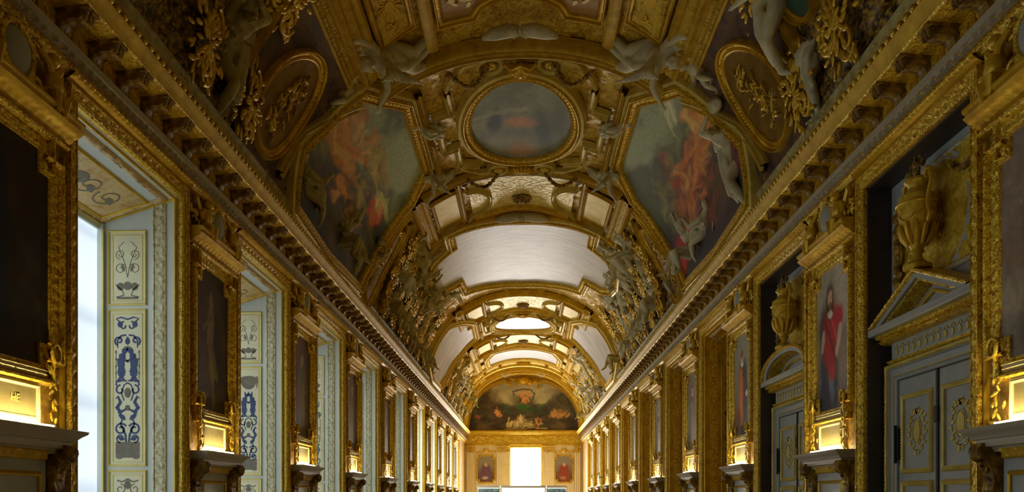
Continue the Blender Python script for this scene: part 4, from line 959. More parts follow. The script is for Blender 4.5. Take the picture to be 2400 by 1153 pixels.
# green exit sign on the right wall
es = empty('exit_sign', (W - .25, 47.0, 2.86), -PI / 2, 'small green lit exit sign low on the right wall', 'sign')
mb = MB(); mb.box(-.2, .2, -.02, .02, -.13, .13, .01); mb.build('housing', 'case_metal', es, smooth=False)
mb = MB(); mb.box(-.18, .18, -.026, -.021, -.11, .11); mb.build('lit_face', 'exit_green', es, smooth=False)
mb = MB(); mb.box(-.025, .025, 0, .25, -.02, .02); mb.build('arm', 'iron', es, smooth=False)
mb = MB(); mb.box(-.11, .02, -.03, -.027, -.02, .02); mb.add([(.02, -.029, -.06), (.12, -.029, 0), (.02, -.029, .06)], [(0, 1, 2)]); mb.build('arrow', 'case_metal', es, smooth=False)

# ================================================================== VAULT
def base_rel(s, y):
    """carved foliage over the whole shell, smoother along the crown"""
    w = .35 + .65 * sstep(3.6, 4.4, np.abs(s))
    n = fbm(s * 2.6 + 1.3 * fbm(s * 1.1, y * 1.1, 41, 2), y * 2.6, 40, 4)
    return .13 * w * np.clip(1 - np.abs(2 * n - 1) * 2.6, 0, 1) + .05 * w * fbm(s * 7, y * 7, 50, 2)
mb = MB()
ss = np.linspace(-HALF, HALF, 300)
for a, b, k in ((Y0 - .2, 10, 60), (10, 40, 560), (40, Y1 + .2, 260)):
    yy = np.linspace(a, b, k); S_, Y_ = np.meshgrid(ss, yy, indexing='ij'); mb.grid(V(S_, Y_, base_rel(S_, Y_) - .05))
ceil = mb.build('ceiling', 'gold_ceiling', smooth=True); struct(ceil)
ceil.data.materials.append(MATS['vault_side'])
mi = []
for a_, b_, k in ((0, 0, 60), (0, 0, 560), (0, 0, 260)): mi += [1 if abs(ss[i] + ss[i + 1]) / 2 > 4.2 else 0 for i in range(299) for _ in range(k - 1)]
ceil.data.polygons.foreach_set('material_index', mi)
mb = MB(); yy = np.array([Y0 - .3, Y1 + .4]); S_, Y_ = np.meshgrid(np.linspace(-HALF, HALF, 60), yy, indexing='ij'); mb.grid(V(S_, Y_, np.full(S_.shape, -.3)))
mb.build('outer_shell', 'brown_wall', ceil, smooth=True)

def both(poly): return [np.asarray(poly, float) * np.array([f, 1]) for f in (1, -1)]
TN = [0]
def trim(mk, m, label=None, parent=None, name=None):
    mb = MB(); mk(mb)
    if parent is None:
        TN[0] += 1; o = mb.build('trim_%d' % (TN[0] + 10), m); struct(o)
    else: o = mb.build(name, m, parent)
    return o
RIB = [(0, 0), (0, .12), (.015, .145), (.03, .13), (.035, .16), (.055, .17), (.065, .15), (.07, .12), (.16, .12), (.165, .15), (.18, .16), (.19, .14), (.195, .18), (.225, .19), (.235, .15), (.25, .14), (.26, .12), (.26, 0)]
def rib(pts, w=1.0, dep=1.0, m='gold_plain', orn=True, closed=False, step=.09, d0=.0):
    pr = [(a * w, b * dep + d0) for a, b in RIB]
    return trim(lambda mb: sweep(mb, pts, pr, closed, step, o_leaf(.07 * w, .16 * w, .05, .16) if orn else None, V, .03 if orn else None), m)

# --- longitudinal and transverse ribs of the near compartment
SBIG = [(3.2, 0), (3.2, .16), (3.28, .22), (3.36, .16), (3.37, .12), (3.62, .12), (3.64, .2), (3.72, .22), (3.76, .12), (3.8, .06), (4.04, .06), (4.06, .14), (4.12, .14), (4.12, 0)]
def along(mb, f, prof, y0, y1, step, orn, ps):
    P = np.arange(y0, y1 + step, step); pr = finep(prof, ps); a = np.repeat((f * pr[:, 0])[None], len(P), 0); d = np.repeat(pr[:, 1][None], len(P), 0) + orn(P[:, None], pr[None, :, 0])
    mb.grid(V(a, P[:, None] + 0 * a, d))
for f in (1, -1):
    trim(lambda mb: along(mb, f, SBIG, 7.5, 17.0, .035, o_sum(o_leaf(3.38, 3.62, .06, .2), o_egg(3.8, 3.92, .06, .11), o_egg(3.92, 4.04, .06, .09)), .025), 'gold_band')
    trim(lambda mb: along(mb, f, [(1.84, 0), (1.84, .16), (1.9, .2), (2.04, .2), (2.1, .16), (2.1, 0)], 7.5, 17.0, .3, lambda u, w: 0 * u * w, .3), 'gold_band')
    for a, b in ((24.2, 28.2), (38.4, 42.0), (48.2, 62)):
        trim(lambda mb: along(mb, f, SBIG[:9] + [(3.76, 0)], a, b, .06, o_leaf(3.38, 3.62, .06, .2), .04), 'gold_band')
def arc_rib(y, s0, s1, w, dep, m, orn=None, step=.06):
    return trim(lambda mb: sweep(mb, [(s0, y), (s1, y)], [(0, 0), (0, dep * .6), (.05 * w, dep * .8), (.10 * w, dep * .72), (.11 * w, dep * .95), (.22 * w, dep), (.24 * w, dep * .8), (.30 * w, dep * .74), (.34 * w, dep * .5), (.66 * w, dep * .5), (.70 * w, dep * .74), (.72 * w, dep * .9), (.80 * w, dep), (.84 * w, dep * .85), (.86 * w, dep * .98), (.95 * w, dep * .9), (w, dep * .7), (w, 0)], False, step, orn or o_egg(.34 * w, .66 * w, .05, .13), V, .04), m)
for y, s, w, dp, m in ((17.75, 3.6, .42, .34, 'gold_band'), (24.45, 3.3, .3, .2, 'gold_band'), (28.2, 3.6, .28, .26, 'gold_plain'), (38.95, 3.6, .3, .26, 'gold_plain'), (42.9, 3.3, .3, .24, 'gold_band'), (48.3, 3.3, .35, .24, 'gold_plain'), (52.4, 3.6, .4, .26, 'gold_plain'), (57.6, 4.6, .5, .28, 'gold_plain'), (60.0, 6.0, .6, .3, 'gold_plain'), (63.4, 7.3, .7, .35, 'gold_plain'), (62.0, 7.3, .3, .3, 'gold_band')):
    arc_rib(y, -s, s, w, dp, m)

def panel(poly, mfield, wf, df, label=None, cat=None, name=None, mfr='gold_plain', field_rel=0, d=.1, n=120, r=16, orn=True, seed=4, group=None):
    """a framed compartment of the vault: field and moulding"""
    if label: root = empty(name, tuple(V(np.array([np.mean(np.asarray(poly)[:, 0])]), np.array([np.mean(np.asarray(poly)[:, 1])]), np.array([0.]))[0]), 0, label, cat, group)
    else: TN[0] += 1; root = struct(empty('trim_%d' % (TN[0] + 10)))
    loc = Vector(root.location)
    mp = lambda a, b, c: V(a, b, c) - np.array(loc)
    mb = MB(); patch(mb, poly, d, mp, n, r, (lambda a, b: field_rel * np.clip(1 - np.abs(2 * fbm(a * 3.3, b * 3.3, seed, 3) - 1) * 3, 0, 1)) if field_rel else None); mb.build('field', mfield, root, smooth=True)
    mb = MB(); pr = [(a, b + d - .04) for a, b in prof_frame(wf, df)]; sweep(mb, poly, pr, True, .05, o_leaf(.22 * wf, .72 * wf, .3 * df, .8 * wf) if orn else None, mp, .03); mb.build('frame', mfr, root)
    return root
# near arabesque and sunburst compartments
ARB = [(-1.62, 8), (-1.62, 16.3), (-1.05, 16.3), (-.9, 16.0), (-.5, 15.75), (0, 15.65), (.5, 15.75), (.9, 16.0), (1.05, 16.3), (1.62, 16.3), (1.62, 8)]
panel(ARB, 'red_ground', .16, .12, field_rel=0, n=420, r=90, seed=12)
ab = MB(); mpa = lambda a, b, d: V(a, b, np.asarray(d) + .10)
for f in (1, -1):
    for cx_, cy_, r_, h_, a_ in ((.45, 15.0, .34, 1, 0), (1.1, 15.55, .36, -1, 1), (1.15, 14.7, .34, 1, 2), (.4, 14.1, .3, -1, 0), (1.1, 13.7, .34, 1, 1), (.45, 13.0, .3, 1, 0), (1.1, 12.5, .34, -1, 1)):
        ribbon(ab, spiral(f * cx_, cy_, r_, 1.4, a_ if f > 0 else PI - a_, h_ * f, 34), np.linspace(.07, .03, 34), mpa, .05)
        for j in range(5): leaf2(ab, f * cx_ + .26 * math.cos(j * 1.3), cy_ + .26 * math.sin(j * 1.3), .2, .05, j * 1.3 + .6, mpa, .05)
disc(ab, 0, 15.3, .2, .3, mpa, .06); disc(ab, 0, 14.4, .26, .2, mpa, .06)
tag(ab.build('arabesque_relief', 'gold_pale'), 'gilded scrolling arabesque relief in the nearest middle ceiling panel', 'relief')
for q in both([(2.36, 8), (2.36, 16.0), (3.0, 16.15), (3.0, 8)]):
    panel(q, 'gold_ground', .13, .10, field_rel=.06, n=300, r=30)
for f in (1, -1):
    o = MB(); mpo = lambda a, b, d: V(a, b, np.asarray(d) + .10); c = (f * 2.68, 15.1)
    for a in np.linspace(0, 2 * PI, 17)[:-1]: ribbon(o, [(c[0] + q * math.cos(a), c[1] + 1.5 * q * math.sin(a)) for q in (.1, .2, .3)], np.array([.05, .03, .01]), mpo, .04)
    disc(o, c[0], c[1], .1, .14, mpo, .06); ribbon(o, spiral(c[0] - .1, c[1] + .62, .14, 1.2, 0, 1), .03, mpo, .03); ribbon(o, spiral(c[0] + .12, c[1] + .62, .14, 1.2, PI, -1), .03, mpo, .03)
    so = o.build('sunburst_relief', 'gold_plain'); tag(so, 'gilded sunburst relief in the near ceiling panel on the %s' % ('right' if f > 0 else 'left'), 'relief', 'sunburst reliefs on the ceiling')

# --- paintings on the vault
def vpaint(name, poly, d, label, paintfn, mcan, wf=.3, df=.22, n=300, r=120, mfr='gold_carved', group='painted ceiling compartments'):
    c = np.mean(np.asarray(poly), 0); loc = V(c[:1], c[1:], np.array([0.]))[0]
    root = empty(name, tuple(loc), 0, label, 'painting', group); mp = lambda a, b, q: V(a, b, q) - loc
    mb = MB(); Q = patch(mb, poly, d, mp, n, r); mb.build('canvas', mcan, root, smooth=True, col=paintfn(Q))
    mb = MB(); pr = [(a, b + d - .04) for a, b in prof_frame(wf, df)]; sweep(mb, poly, pr, True, .035, o_leaf(.22 * wf, .74 * wf, .3 * df, .55 * wf), mp, .025); mb.build('frame', mfr, root)
    mb = MB(); pr = [(wf + a, b) for a, b in ((.02, 0), (.02, d + .08), (.05, d + .11), (.11, d + .08), (.12, 0))]; sweep(mb, poly, pr, True, .2, None, mp); mb.build('outer_moulding', 'gold_pale', root)
    return root
def paint_side(f):
    def fn(Q):
        u = (np.abs(Q[:, 0]) - 3.05) / 3.7; v = (Q[:, 1] - 16.2) / 7.0       # u down the vault, v into the room
        p = Paint(u, v, (.115, .14, .115), .07, 6, 60 if f < 0 else 70); p.fat = 1.45; p.fs = .85
        p.grad((.20, .23, .185), (.045, .05, .055), 'x', .30, .80).cloud((.05, .055, .06), 3, .46, .62, .8, 1).cloud((.25, .27, .20), 2.5, .55, .75, .5, 2)
        if f < 0:
            FL = [(.46, .20, .07), (.40, .16, .05), (.50, .28, .12), (.30, .11, .04)]; OL = [(.26, .24, .08), (.20, .18, .08), (.32, .28, .12)]; DK = [(.04, .04, .05), (.06, .045, .05), (.03, .035, .05), (.09, .06, .04)]
            p.blob(.85, .55, .35, .5, (.025, .03, .045), soft=.6).blob(.62, .88, .2, .12, (.02, .022, .03), soft=.6)
            p.strokes(.55, .45, .35, .45, 90, OL + DK, .16, .03, 1.2, .7, .5, 4).strokes(.80, .5, .2, .5, 60, DK, .2, .04, 1.0, .8, .6, 5)
            for x, y, h, sk, cl, ro in ((.30, .52, .18, (.34, .24, .11), (.28, .20, .07), 1.2), (.46, .22, .2, (.44, .20, .08), (.24, .09, .04), 1.3), (.60, .36, .2, (.36, .15, .05), (.15, .06, .04), 2.2), (.55, .62, .18, (.30, .17, .08), (.10, .08, .07), 1.0)): p.fig(x, y, h, sk, cl, ro, .6)
            p.strokes(.34, .30, .12, .14, 34, FL, .09, .016, 1.9, .6, .7, 6).strokes(.50, .24, .10, .14, 34, FL, .10, .016, 1.3, .6, .7, 7).strokes(.60, .36, .10, .16, 34, FL[:2] + DK[:1], .10, .016, 2.0, .6, .7, 8).strokes(.30, .58, .08, .12, 24, OL + FL[2:], .09, .014, 1.2, .6, .7, 9).strokes(.56, .64, .13, .12, 30, OL + DK, .10, .018, 1.0, .7, .7, 10).strokes(.75, .55, .1, .2, 26, FL[2:] + DK, .08, .014, 1.5, .8, .6, 11)
            p.strokes(.50, .82, .07, .09, 26, [(.60, .09, .03), (.52, .07, .03), (.40, .10, .04)], .09, .02, .4, .5, .85, 12).strokes(.40, .80, .05, .12, 18, [(.36, .34, .16), (.30, .28, .10)], .12, .012, 1.4, .3, .7, 13).strokes(.30, .22, .03, .10, 8, [(.40, .38, .24)], .12, .008, .3, .3, .8, 14)
        else:
            FL = [(.46, .20, .07), (.42, .15, .05), (.46, .24, .10), (.30, .09, .04)]; RD = [(.30, .05, .04), (.20, .05, .05), (.34, .12, .05)]; DK = [(.06, .04, .05), (.08, .05, .07), (.04, .035, .05)]; OL = [(.18, .18, .09), (.24, .22, .11)]
            p.blob(.72, .25, .4, .4, (.05, .035, .045), soft=.6).blob(.82, .62, .28, .5, (.04, .03, .045), soft=.6)
            p.strokes(.62, .4, .34, .45, 110, DK + OL + RD[:1], .18, .035, 1.3, .7, .5, 24)
            for x, y, h, sk, cl, ro in ((.42, .16, .18, (.42, .18, .07), (.35, .10, .05), 1.6), (.55, .30, .2, (.36, .16, .08), (.30, .07, .04), 1.2), (.52, .50, .2, (.42, .19, .07), (.24, .08, .04), 1.9), (.68, .55, .2, (.40, .18, .07), (.3, .07, .03), 1.4)): p.fig(x, y, h, sk, cl, ro, .6)
            p.strokes(.40, .14, .12, .10, 30, FL, .10, .018, 1.6, .6, .75, 26).strokes(.52, .30, .12, .12, 30, FL + DK[:1], .11, .018, 1.2, .6, .7, 27).strokes(.54, .50, .12, .14, 36, FL + RD, .11, .018, 1.9, .6, .75, 28).strokes(.70, .60, .14, .2, 46, FL + RD + DK, .12, .018, 1.4, .6, .7, 29).strokes(.80, .3, .12, .2, 30, RD + DK, .10, .02, 1.0, .6, .6, 30).strokes(.48, .80, .12, .1, 24, OL + DK, .10, .02, 1.2, .7, .6, 31)
            p.strokes(.84, .86, .09, .1, 24, [(.42, .03, .04), (.30, .03, .06), (.2, .04, .08)], .09, .025, .5, .6, .8, 32).strokes(.22, .29, .03, .06, 8, [(.36, .35, .26)], .12, .010, .5, .2, .8, 33)
        return np.clip(p.c * np.array([2.3, 2.5, 2.0]), 0, .9)
    return fn
SP = [(3.08, 18.7), (3.08, 22.3), (3.85, 23.4), (4.8, 23.5), (6.0, 23.2), (6.95, 22.4), (7.1, 19), (6.95, 16.3), (6.0, 16.1), (5.2, 16.7), (4.0, 17.15), (3.6, 17.9)]
vpaint('ceiling_painting', np.array(SP) * [-1, 1], .14, 'large greenish cloudy painting with figures on the left slope of the vault, near', paint_side(-1), 'canvas_vault')
vpaint('ceiling_painting', SP, .14, 'large cloudy painting with fiery red figures on the right slope of the vault, near', paint_side(1), 'canvas_vault')
def pale(seed, a=(.40, .39, .36), b=(.28, .28, .27), tint=(.34, .36, .36)):  # pale streaked pigment with the glare of the end window put into it
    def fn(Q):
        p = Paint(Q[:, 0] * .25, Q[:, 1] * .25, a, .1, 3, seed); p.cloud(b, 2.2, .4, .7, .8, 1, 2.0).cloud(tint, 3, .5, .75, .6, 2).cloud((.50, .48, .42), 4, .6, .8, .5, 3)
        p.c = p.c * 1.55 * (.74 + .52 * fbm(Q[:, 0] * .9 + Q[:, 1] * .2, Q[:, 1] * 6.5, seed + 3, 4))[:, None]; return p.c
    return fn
SP3 = [(3.05, 42.4), (3.12, 45.9), (4.3, 46.4), (6.0, 45.6), (6.75, 44), (6.8, 40.5), (6.3, 38.9), (4.4, 39.3), (3.6, 40.8)]
vpaint('ceiling_painting', np.array(SP3) * [-1, 1], .14, 'pale shining painting on the far left slope of the vault', pale(80), 'canvas_sheen', n=200, r=60)
vpaint('ceiling_painting', SP3, .14, 'pale shining painting on the far right slope of the vault', pale(81), 'canvas_sheen', n=200, r=60)
def paint_oval(Q):
    u = Q[:, 0] / 1.38; v = (Q[:, 1] - 21.05) / 2.2
    p = Paint(u, v, (.20, .215, .185), .08, 3, 90); p.cloud((.12, .135, .13), 1.6, .4, .65, .8).cloud((.30, .27, .22), 2, .5, .75, .5, 2)
    p.blob(-.5, -.05, .13, .28, (.055, .065, .10), .2, .6).blob(.45, .15, .16, .45, (.07, .085, .10), -.2, .6).blob(.0, .02, .26, .13, (.50, .19, .11), 0, .6, .7).blob(0, .75, .3, .2, (.36, .16, .08), 0, .5, .6).blob(.75, -.2, .2, .5, (.07, .085, .08), 0, .6, .7)
    p.limb(-.9, -.2, .1, -.3, .05, (.33, .33, .28), .5); return p.c * np.array([1.7, 1.75, 1.4])
vpaint('ceiling_painting', ell(0, 21.05, 1.38, 2.2, 72), .16, 'oval sky painting in a leafy gold frame at the near crown of the vault', paint_oval, 'canvas_vault', .26, .2)
vpaint('ceiling_painting', ell(0, 45.2, 1.65, 1.85, 60), .16, 'small bright oval painting at the far crown of the vault', pale(83), 'canvas_sheen', .26, .2, n=160, r=40)
WH = [(-2.6, 28.35), (-1.3, 28.55), (0, 28.65), (1.3, 28.55), (2.6, 28.35), (2.62, 29.7), (3.6, 29.95), (3.98, 30.6), (4.12, 31.6), (4.0, 32.7), (3.7, 33.4), (2.75, 33.9), (2.65, 35.7), (1.3, 36.35), (0, 36.6), (-1.3, 36.35), (-2.65, 35.7), (-2.75, 33.9), (-3.7, 33.4), (-4.0, 32.7), (-4.12, 31.6), (-3.98, 30.6), (-3.6, 29.95), (-2.62, 29.7)]
vpaint('ceiling_painting', WH, .16, 'great painting with silvery window glare painted in, side lobes, middle of the vault', pale(84, (.46, .45, .42), (.36, .36, .34), (.42, .43, .43)), 'canvas_glossy', .34, .24, n=420, r=110)
P3 = [(-2.0, 53.0), (2.0, 53.0), (2.5, 54.2), (2.5, 56.6), (-2.5, 56.6), (-2.5, 54.2)]
vpaint('ceiling_painting', P3, .16, 'bright six sided painting at the crown near the end wall', pale(85), 'canvas_sheen', .28, .2, n=160, r=40)

# --- stepped frames and bands round the crown compartments
def crown_bay(yc, hy, full=True):
    q = [(1.75, yc - .75 * hy), (1.75, yc - .35 * hy), (2.15, yc - .35 * hy), (2.15, yc + .35 * hy), (1.75, yc + .35 * hy), (1.75, yc + .8 * hy), (1.2, yc + hy * .95)]
    for f in (1, -1):
        rib(np.array(q) * [f, 1], .75 * f, 1.1, 'gold_pale', False)
        rib(np.array([(2.45, yc - hy * .95), (2.45, yc - .1 * hy), (2.7, yc), (2.45, yc + .1 * hy), (2.45, yc + hy * .95)]) * [f, 1], .8 * f, 1.2, 'gold_band', True)
        for s in (-1, 1):     # volutes with rosettes
            mb = MB(); c = (f * .72, yc + s * hy * 1.13)
            sweep(mb, ell(c[0], c[1], .24, .26, 24), [(0, .05), (0, .2), (.05, .26), (.10, .2), (.10, .05)], True, .08, None, V)
            sweep(mb, [(c[0] + f * .2, c[1] + s * .15), (c[0] + f * .6, c[1] + s * .1), (c[0] + f * 1.0, c[1] - s * .35), (c[0] + f * 1.15, c[1] - s * .75)], [(-.05, .05), (-.05, .18), (0, .22), (.05, .18), (.05, .05)], False, .08, None, V)
            TN[0] += 1; b = mb.build('trim_%d' % (TN[0] + 10), 'gold_pale'); struct(b)
            mb = MB(); pc = V(np.array([c[0]]), np.array([c[1]]), np.array([.2]))[0]
            for a in np.linspace(0, 2 * PI, 9)[:-1]:
                p2 = V(np.array([c[0] + .1 * math.cos(a)]), np.array([c[1] + .1 * math.sin(a)]), np.array([.2]))[0]; mb.ball(p2, .05, 6)
            mb.ball(pc, .06, 6); mb.build('rosette', 'gold_carved', b)
            # garland slung from the volute
            mb = MB(); n_ = 26
            for i in range(n_):
                t = i / (n_ - 1); a = c[0] + f * (.05 + .95 * t); bb = c[1] + s * (.25 + .45 * math.sin(PI * t)) if s > 0 else c[1] - .1 + .55 * math.sin(PI * t)
                mb.ball(V(np.array([a]), np.array([bb]), np.array([.24 + .12 * math.sin(PI * t)]))[0], .055 + .02 * math.sin(i * 2.1), 6)
            g = mb.build('garland', 'bronze_relief'); g_pos = ('left', 'right')[f > 0]
            tag(g, 'leaf garland on the %s side of the %s oval ceiling painting, %s end' % (g_pos, 'near' if yc < 30 else 'far', 'near' if s < 0 else 'far'), 'garland', 'garlands slung round the oval paintings')
    # shell mask at the head of the oval
    for s in (-1, 1):
        mb = MB(); M = frameV(0.001, yc + s * hy * 1.12, .12)
        for a in np.linspace(.3, PI - .3, 7):
            mb.tube([(0, -.02 - .1 * t, 0) for t in (0,)] + [(.26 * math.cos(a) * t, -.12 - .06 * math.sin(t * PI), .26 * math.sin(a) * t) for t in (.2, .5, .8, 1)], [.02, .04, .05, .05, .02], 6)
        mb.ball((0, -.12, 0), (.09, .08, .1), 8); mb.tube([(-.3, -.1, -.1), (-.18, -.14, .02), (0, -.14, -.12), (.18, -.14, .02), (.3, -.1, -.1)], .035, 6)
        m_ = mb.build('shell_crest', 'gold_plain'); m_.matrix_world = M @ Matrix.Scale(1.25, 4) @ Matrix.Rotation(PI / 2 * (1 if s > 0 else -1), 4, 'Y'); tag(m_, 'gilded shell crest at the %s end of the %s oval ceiling painting' % ('far' if s > 0 else 'near', 'near' if yc < 30 else 'far'), 'ornament', 'shell crests')
crown_bay(21.05, 2.55); crown_bay(45.2, 2.1)
def cross_band(y0, y1, tag_):
    h = y1 - y0; ym = (y0 + y1) / 2
    for q in both(rect(2.2, 3.0, y0 + .17 * h, y1 - .2 * h)): panel(q, 'gold_pale', .13, .12, mfr='gold_band', orn=False)
    TN[0] += 1
    mb = MB(); patch(mb, rect(-1.75, 1.75, y0 + .05 * h, y1 - .18 * h), .1, V, 260, 70, lambda a, b: .014 * np.clip(1 - np.abs(2 * fbm(a * 8, b * 8, 33, 3) - 1) * 3.5, 0, 1)); o = mb.build('trim_%d' % (TN[0] + 10), 'gold_pale'); struct(o)
    for f in (1, -1):
        t = np.linspace(-PI / 2, PI / 2, 13)
        arc = [(1.85, y0 + .1 * h)] + [(1.75 - .75 * math.cos(a), ym + .32 * h * math.sin(a)) for a in t] + [(1.85, y1 - .1 * h)]
        rib(np.array(arc) * [f, 1], .5 * f, 1.0, 'gold_pale', False, d0=.05)
        rib(np.array([(1.98, y0), (1.98, y1 - .12 * h)]) * [f, 1], .7 * f, 1.2, 'gold_band', False)
    t = np.linspace(-1, 1, 15); rib([(1.7 * a, y1 - .18 * h - .10 * h * math.cos(a * PI / 2) ** 2) for a in t][::-1], .8, 1.1, 'gold_plain', False, d0=.03)
    mb = MB(); M = frameV(.001, ym + .05 * h, .12); mb.lathe([(.34, .0), (.34, .03), (.28, .07), (.22, .05), (.17, .10), (.10, .16), (0, .18)], 20)
    for a in np.linspace(0, 2 * PI, 11)[:-1]: mb.ball((.25 * math.cos(a), .25 * math.sin(a), .08), .05, 6)
    b = mb.build('ceiling_boss', 'bronze_relief'); b.matrix_world = M @ Matrix.Rotation(PI / 2, 4, 'X'); tag(b, 'round carved boss on the crown, %s' % tag_, 'boss', 'round carved bosses')
    return b
cross_band(24.5, 28.1, 'before the great silvery painting')
cross_band(39.2, 42.8, 'just beyond the great silvery painting')
cross_band(48.6, 52.3, 'beyond the far oval painting')
for i, (y, lb) in enumerate(((16.75, 'the near arched rib'), (27.8, 'the great silvery painting'))):
    mb = MB()
    for f in (1, -1): mb.tube([(f * x, -.06 - .05 * math.sin(x * 3), z) for x, z in ((.02, .06), (.25, .10), (.5, .04), (.72, -.10))], [.10, .13, .12, .05], 10)
    for a in np.linspace(.2, PI - .2, 7): mb.tube([(0, -.1, 0), (.12 * math.cos(a), -.16, .1 * math.sin(a)), (.2 * math.cos(a), -.12, .2 * math.sin(a))], [.03, .05, .02], 6)
    b = mb.build('shell_cartouche', 'stucco_pale'); b.matrix_world = Matrix.Translation(Vector(V(np.array([0.]), np.array([y]), np.array([.22]))[0])) @ Matrix.Rotation(PI / 2, 4, 'X') @ Matrix.Scale(1.1 if i == 0 else 1.3, 4); tag(b, 'pale winged shell ornament in front of %s' % lb, 'ornament', 'winged shell ornaments')

# --- side medallions
def medallion(f, c, a, b, rot, label, m1='bronze_relief', m2='bronze_field', rel=.075, seed=1, wf=.18):
    poly = ell(c[0], c[1], a, b, 64, rot) * np.array([f, 1])
    loc = V(np.array([f * c[0]]), np.array([float(c[1])]), np.array([0.]))[0]; mp = lambda p, q, d: V(p, q, d) - loc
    root = empty('medallion', tuple(loc), 0, label, 'medallion', 'oval relief medallions on the vault')
    if rel:   # modelled figures: a standing group of limbs and drapery raised from the field
        bl = []; r = random.Random(seed)
        for i in range(64):
            t = r.uniform(-.66, .66); q = r.gauss(0, .2); bl.append((c[0] + a * t * math.cos(rot) - b * q * math.sin(rot), c[1] + a * t * math.sin(rot) + b * q * math.cos(rot), r.uniform(.05, .17), r.uniform(.018, .045), r.uniform(0, PI)))
        def df(p, q):
            h = np.zeros(p.shape)
            for x, y, l, w, an in bl:
                dx = np.abs(p) - x; dy = q - y; u = (dx * math.cos(an) + dy * math.sin(an)) / l; v = (-dx * math.sin(an) + dy * math.cos(an)) / w
                h = np.maximum(h, rel * np.sqrt(np.clip(1 - u * u - v * v, 0, 1)))
            return h + .01 * fbm(p * 12, q * 12, seed, 2)
    else: df = None
    mb = MB(); Q = patch(mb, poly, .12, mp, 240, 90, df); o = mb.build('relief_disc', m2, root, smooth=True)
    if rel:
        h = df(Q[:, 0].reshape(-1), Q[:, 1]); me = o.data; me.materials.append(MATS['gold_plain'] if 'bronze' in m2 else MATS[m1])
        mi = np.zeros(len(me.polygons), int)
        for i, p in enumerate(me.polygons):
            if min(h[v] for v in p.vertices) > .03: mi[i] = 1
        me.polygons.foreach_set('material_index', mi)
    mb = MB(); pr = [(q, w_) for q, w_ in ((-.03, .08), (-.02, .15), (.005, .17), (.03, .14), (.04, .12), (.05, .12), (wf * .7, .14), (wf * .72, .12), (wf * .76, .19), (wf * .88, .22), (wf * .95, .18), (wf * 1.0, .10), (wf * 1.02, -.1))]
    sweep(mb, poly, pr, True, .03, o_egg(.05, wf * .7, .04, .085), mp, .012); mb.build('frame', 'gold_plain', root); return root
for f, sd in ((-1, 'left'), (1, 'right')):
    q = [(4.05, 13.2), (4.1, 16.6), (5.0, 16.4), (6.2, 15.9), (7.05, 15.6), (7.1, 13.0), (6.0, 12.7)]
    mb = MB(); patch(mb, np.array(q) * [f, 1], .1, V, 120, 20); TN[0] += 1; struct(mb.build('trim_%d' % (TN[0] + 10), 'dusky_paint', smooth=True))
    medallion(f, (5.62, 14.6), 1.22, .72, -.62, 'large oval medallion of golden figures on the near %s slope' % sd, seed=5 + f)
    medallion(f, (5.8, 24.45), 1.45, .62, -.50, 'brown oval medallion beyond the near %s slope painting' % sd, rel=.06, seed=15 + f)
    medallion(f, (5.3, 36.7), 1.35, .55, -.75, 'narrow oval medallion in the middle of the %s slope' % sd, m2='gold_ground', rel=.05, seed=25 + f)
    medallion(f, (5.3, 47.6), 1.3, .6, -.9, 'narrow pale oval medallion far along the %s slope' % sd, m2='gold_ground', rel=.05, seed=35 + f)
    medallion(f, (5.2, 12.25), .5, .34, -.5, 'small green oval plaque with tiny gold figures, near %s slope' % sd, m1='gold_carved', m2='green_field', rel=.0, seed=3, wf=.1)
    rib(np.array([(4.15, 12.7), (4.6, 13.0), (5.3, 12.95), (6.0, 12.75)]) * [f, 1], .7 * f, 1.6, 'gold_band', False)
    rib(np.array([(4.15, 17.4), (4.9, 16.75), (5.8, 15.85), (6.9, 15.2)]) * [f, 1], .9 * f, 1.5, 'gold_pale', True)
    rib(np.array([(3.9, 24.1), (4.9, 24.15), (5.9, 23.55), (7.1, 22.4)]) * [f, 1], -.9 * f, 1.5, 'gold_plain', True)
    rib(np.array([(3.9, 25.0), (4.6, 25.9), (5.6, 26.4), (7.0, 26.2)]) * [f, 1], .8 * f, 1.4, 'gold_band', True)
    rib(np.array([(4.6, 34.6), (5.4, 36.0), (6.6, 36.6)]) * [f, 1], .8 * f, 1.4, 'gold_band', False)
    rib(np.array([(3.8, 38.6), (4.8, 38.4), (6.2, 37.6), (7.1, 36.9)]) * [f, 1], .9 * f, 1.4, 'gold_plain', True)
    rib(np.array([(3.8, 47.2), (5.0, 47.2), (6.4, 46.0), (7.1, 44.9)]) * [f, 1], .9 * f, 1.4, 'gold_plain', True)
    rib(np.array([(3.9, 49.2), (5.4, 50.0), (7.1, 49.6)]) * [f, 1], .9 * f, 1.4, 'gold_band', True)
    rib(np.array([(4.0, 56.5), (5.4, 56.8), (7.1, 56.0)]) * [f, 1], .9 * f, 1.4, 'gold_plain', True)
    for (y0, y1, s0, s1) in ((51.0, 54.6, 3.9, 4.8), (55.4, 57.2, 3.0, 3.8), (58.2, 59.9, 2.0, 2.9), (58.2, 59.9, .6, 1.6), (58.2, 59.9, 3.3, 4.2), (26.6, 28.0, 3.95, 4.5)):
        panel(np.array(rect(s0, s1, y0, y1)) * [f, 1], 'gold_pale', .12, .1, mfr='gold_band', orn=False, n=40, r=4)
    # strip above the crown moulding
    mb = MB(); along(mb, f, [(7.0, 0), (7.0, .1), (7.05, .14), (7.10, .1), (7.3, .12), (7.43, .16)], 7.5, Y1, .4, lambda u, w: 0 * u * w, .2); TN[0] += 1; struct(mb.build('trim_%d' % (TN[0] + 10), 'stucco'))

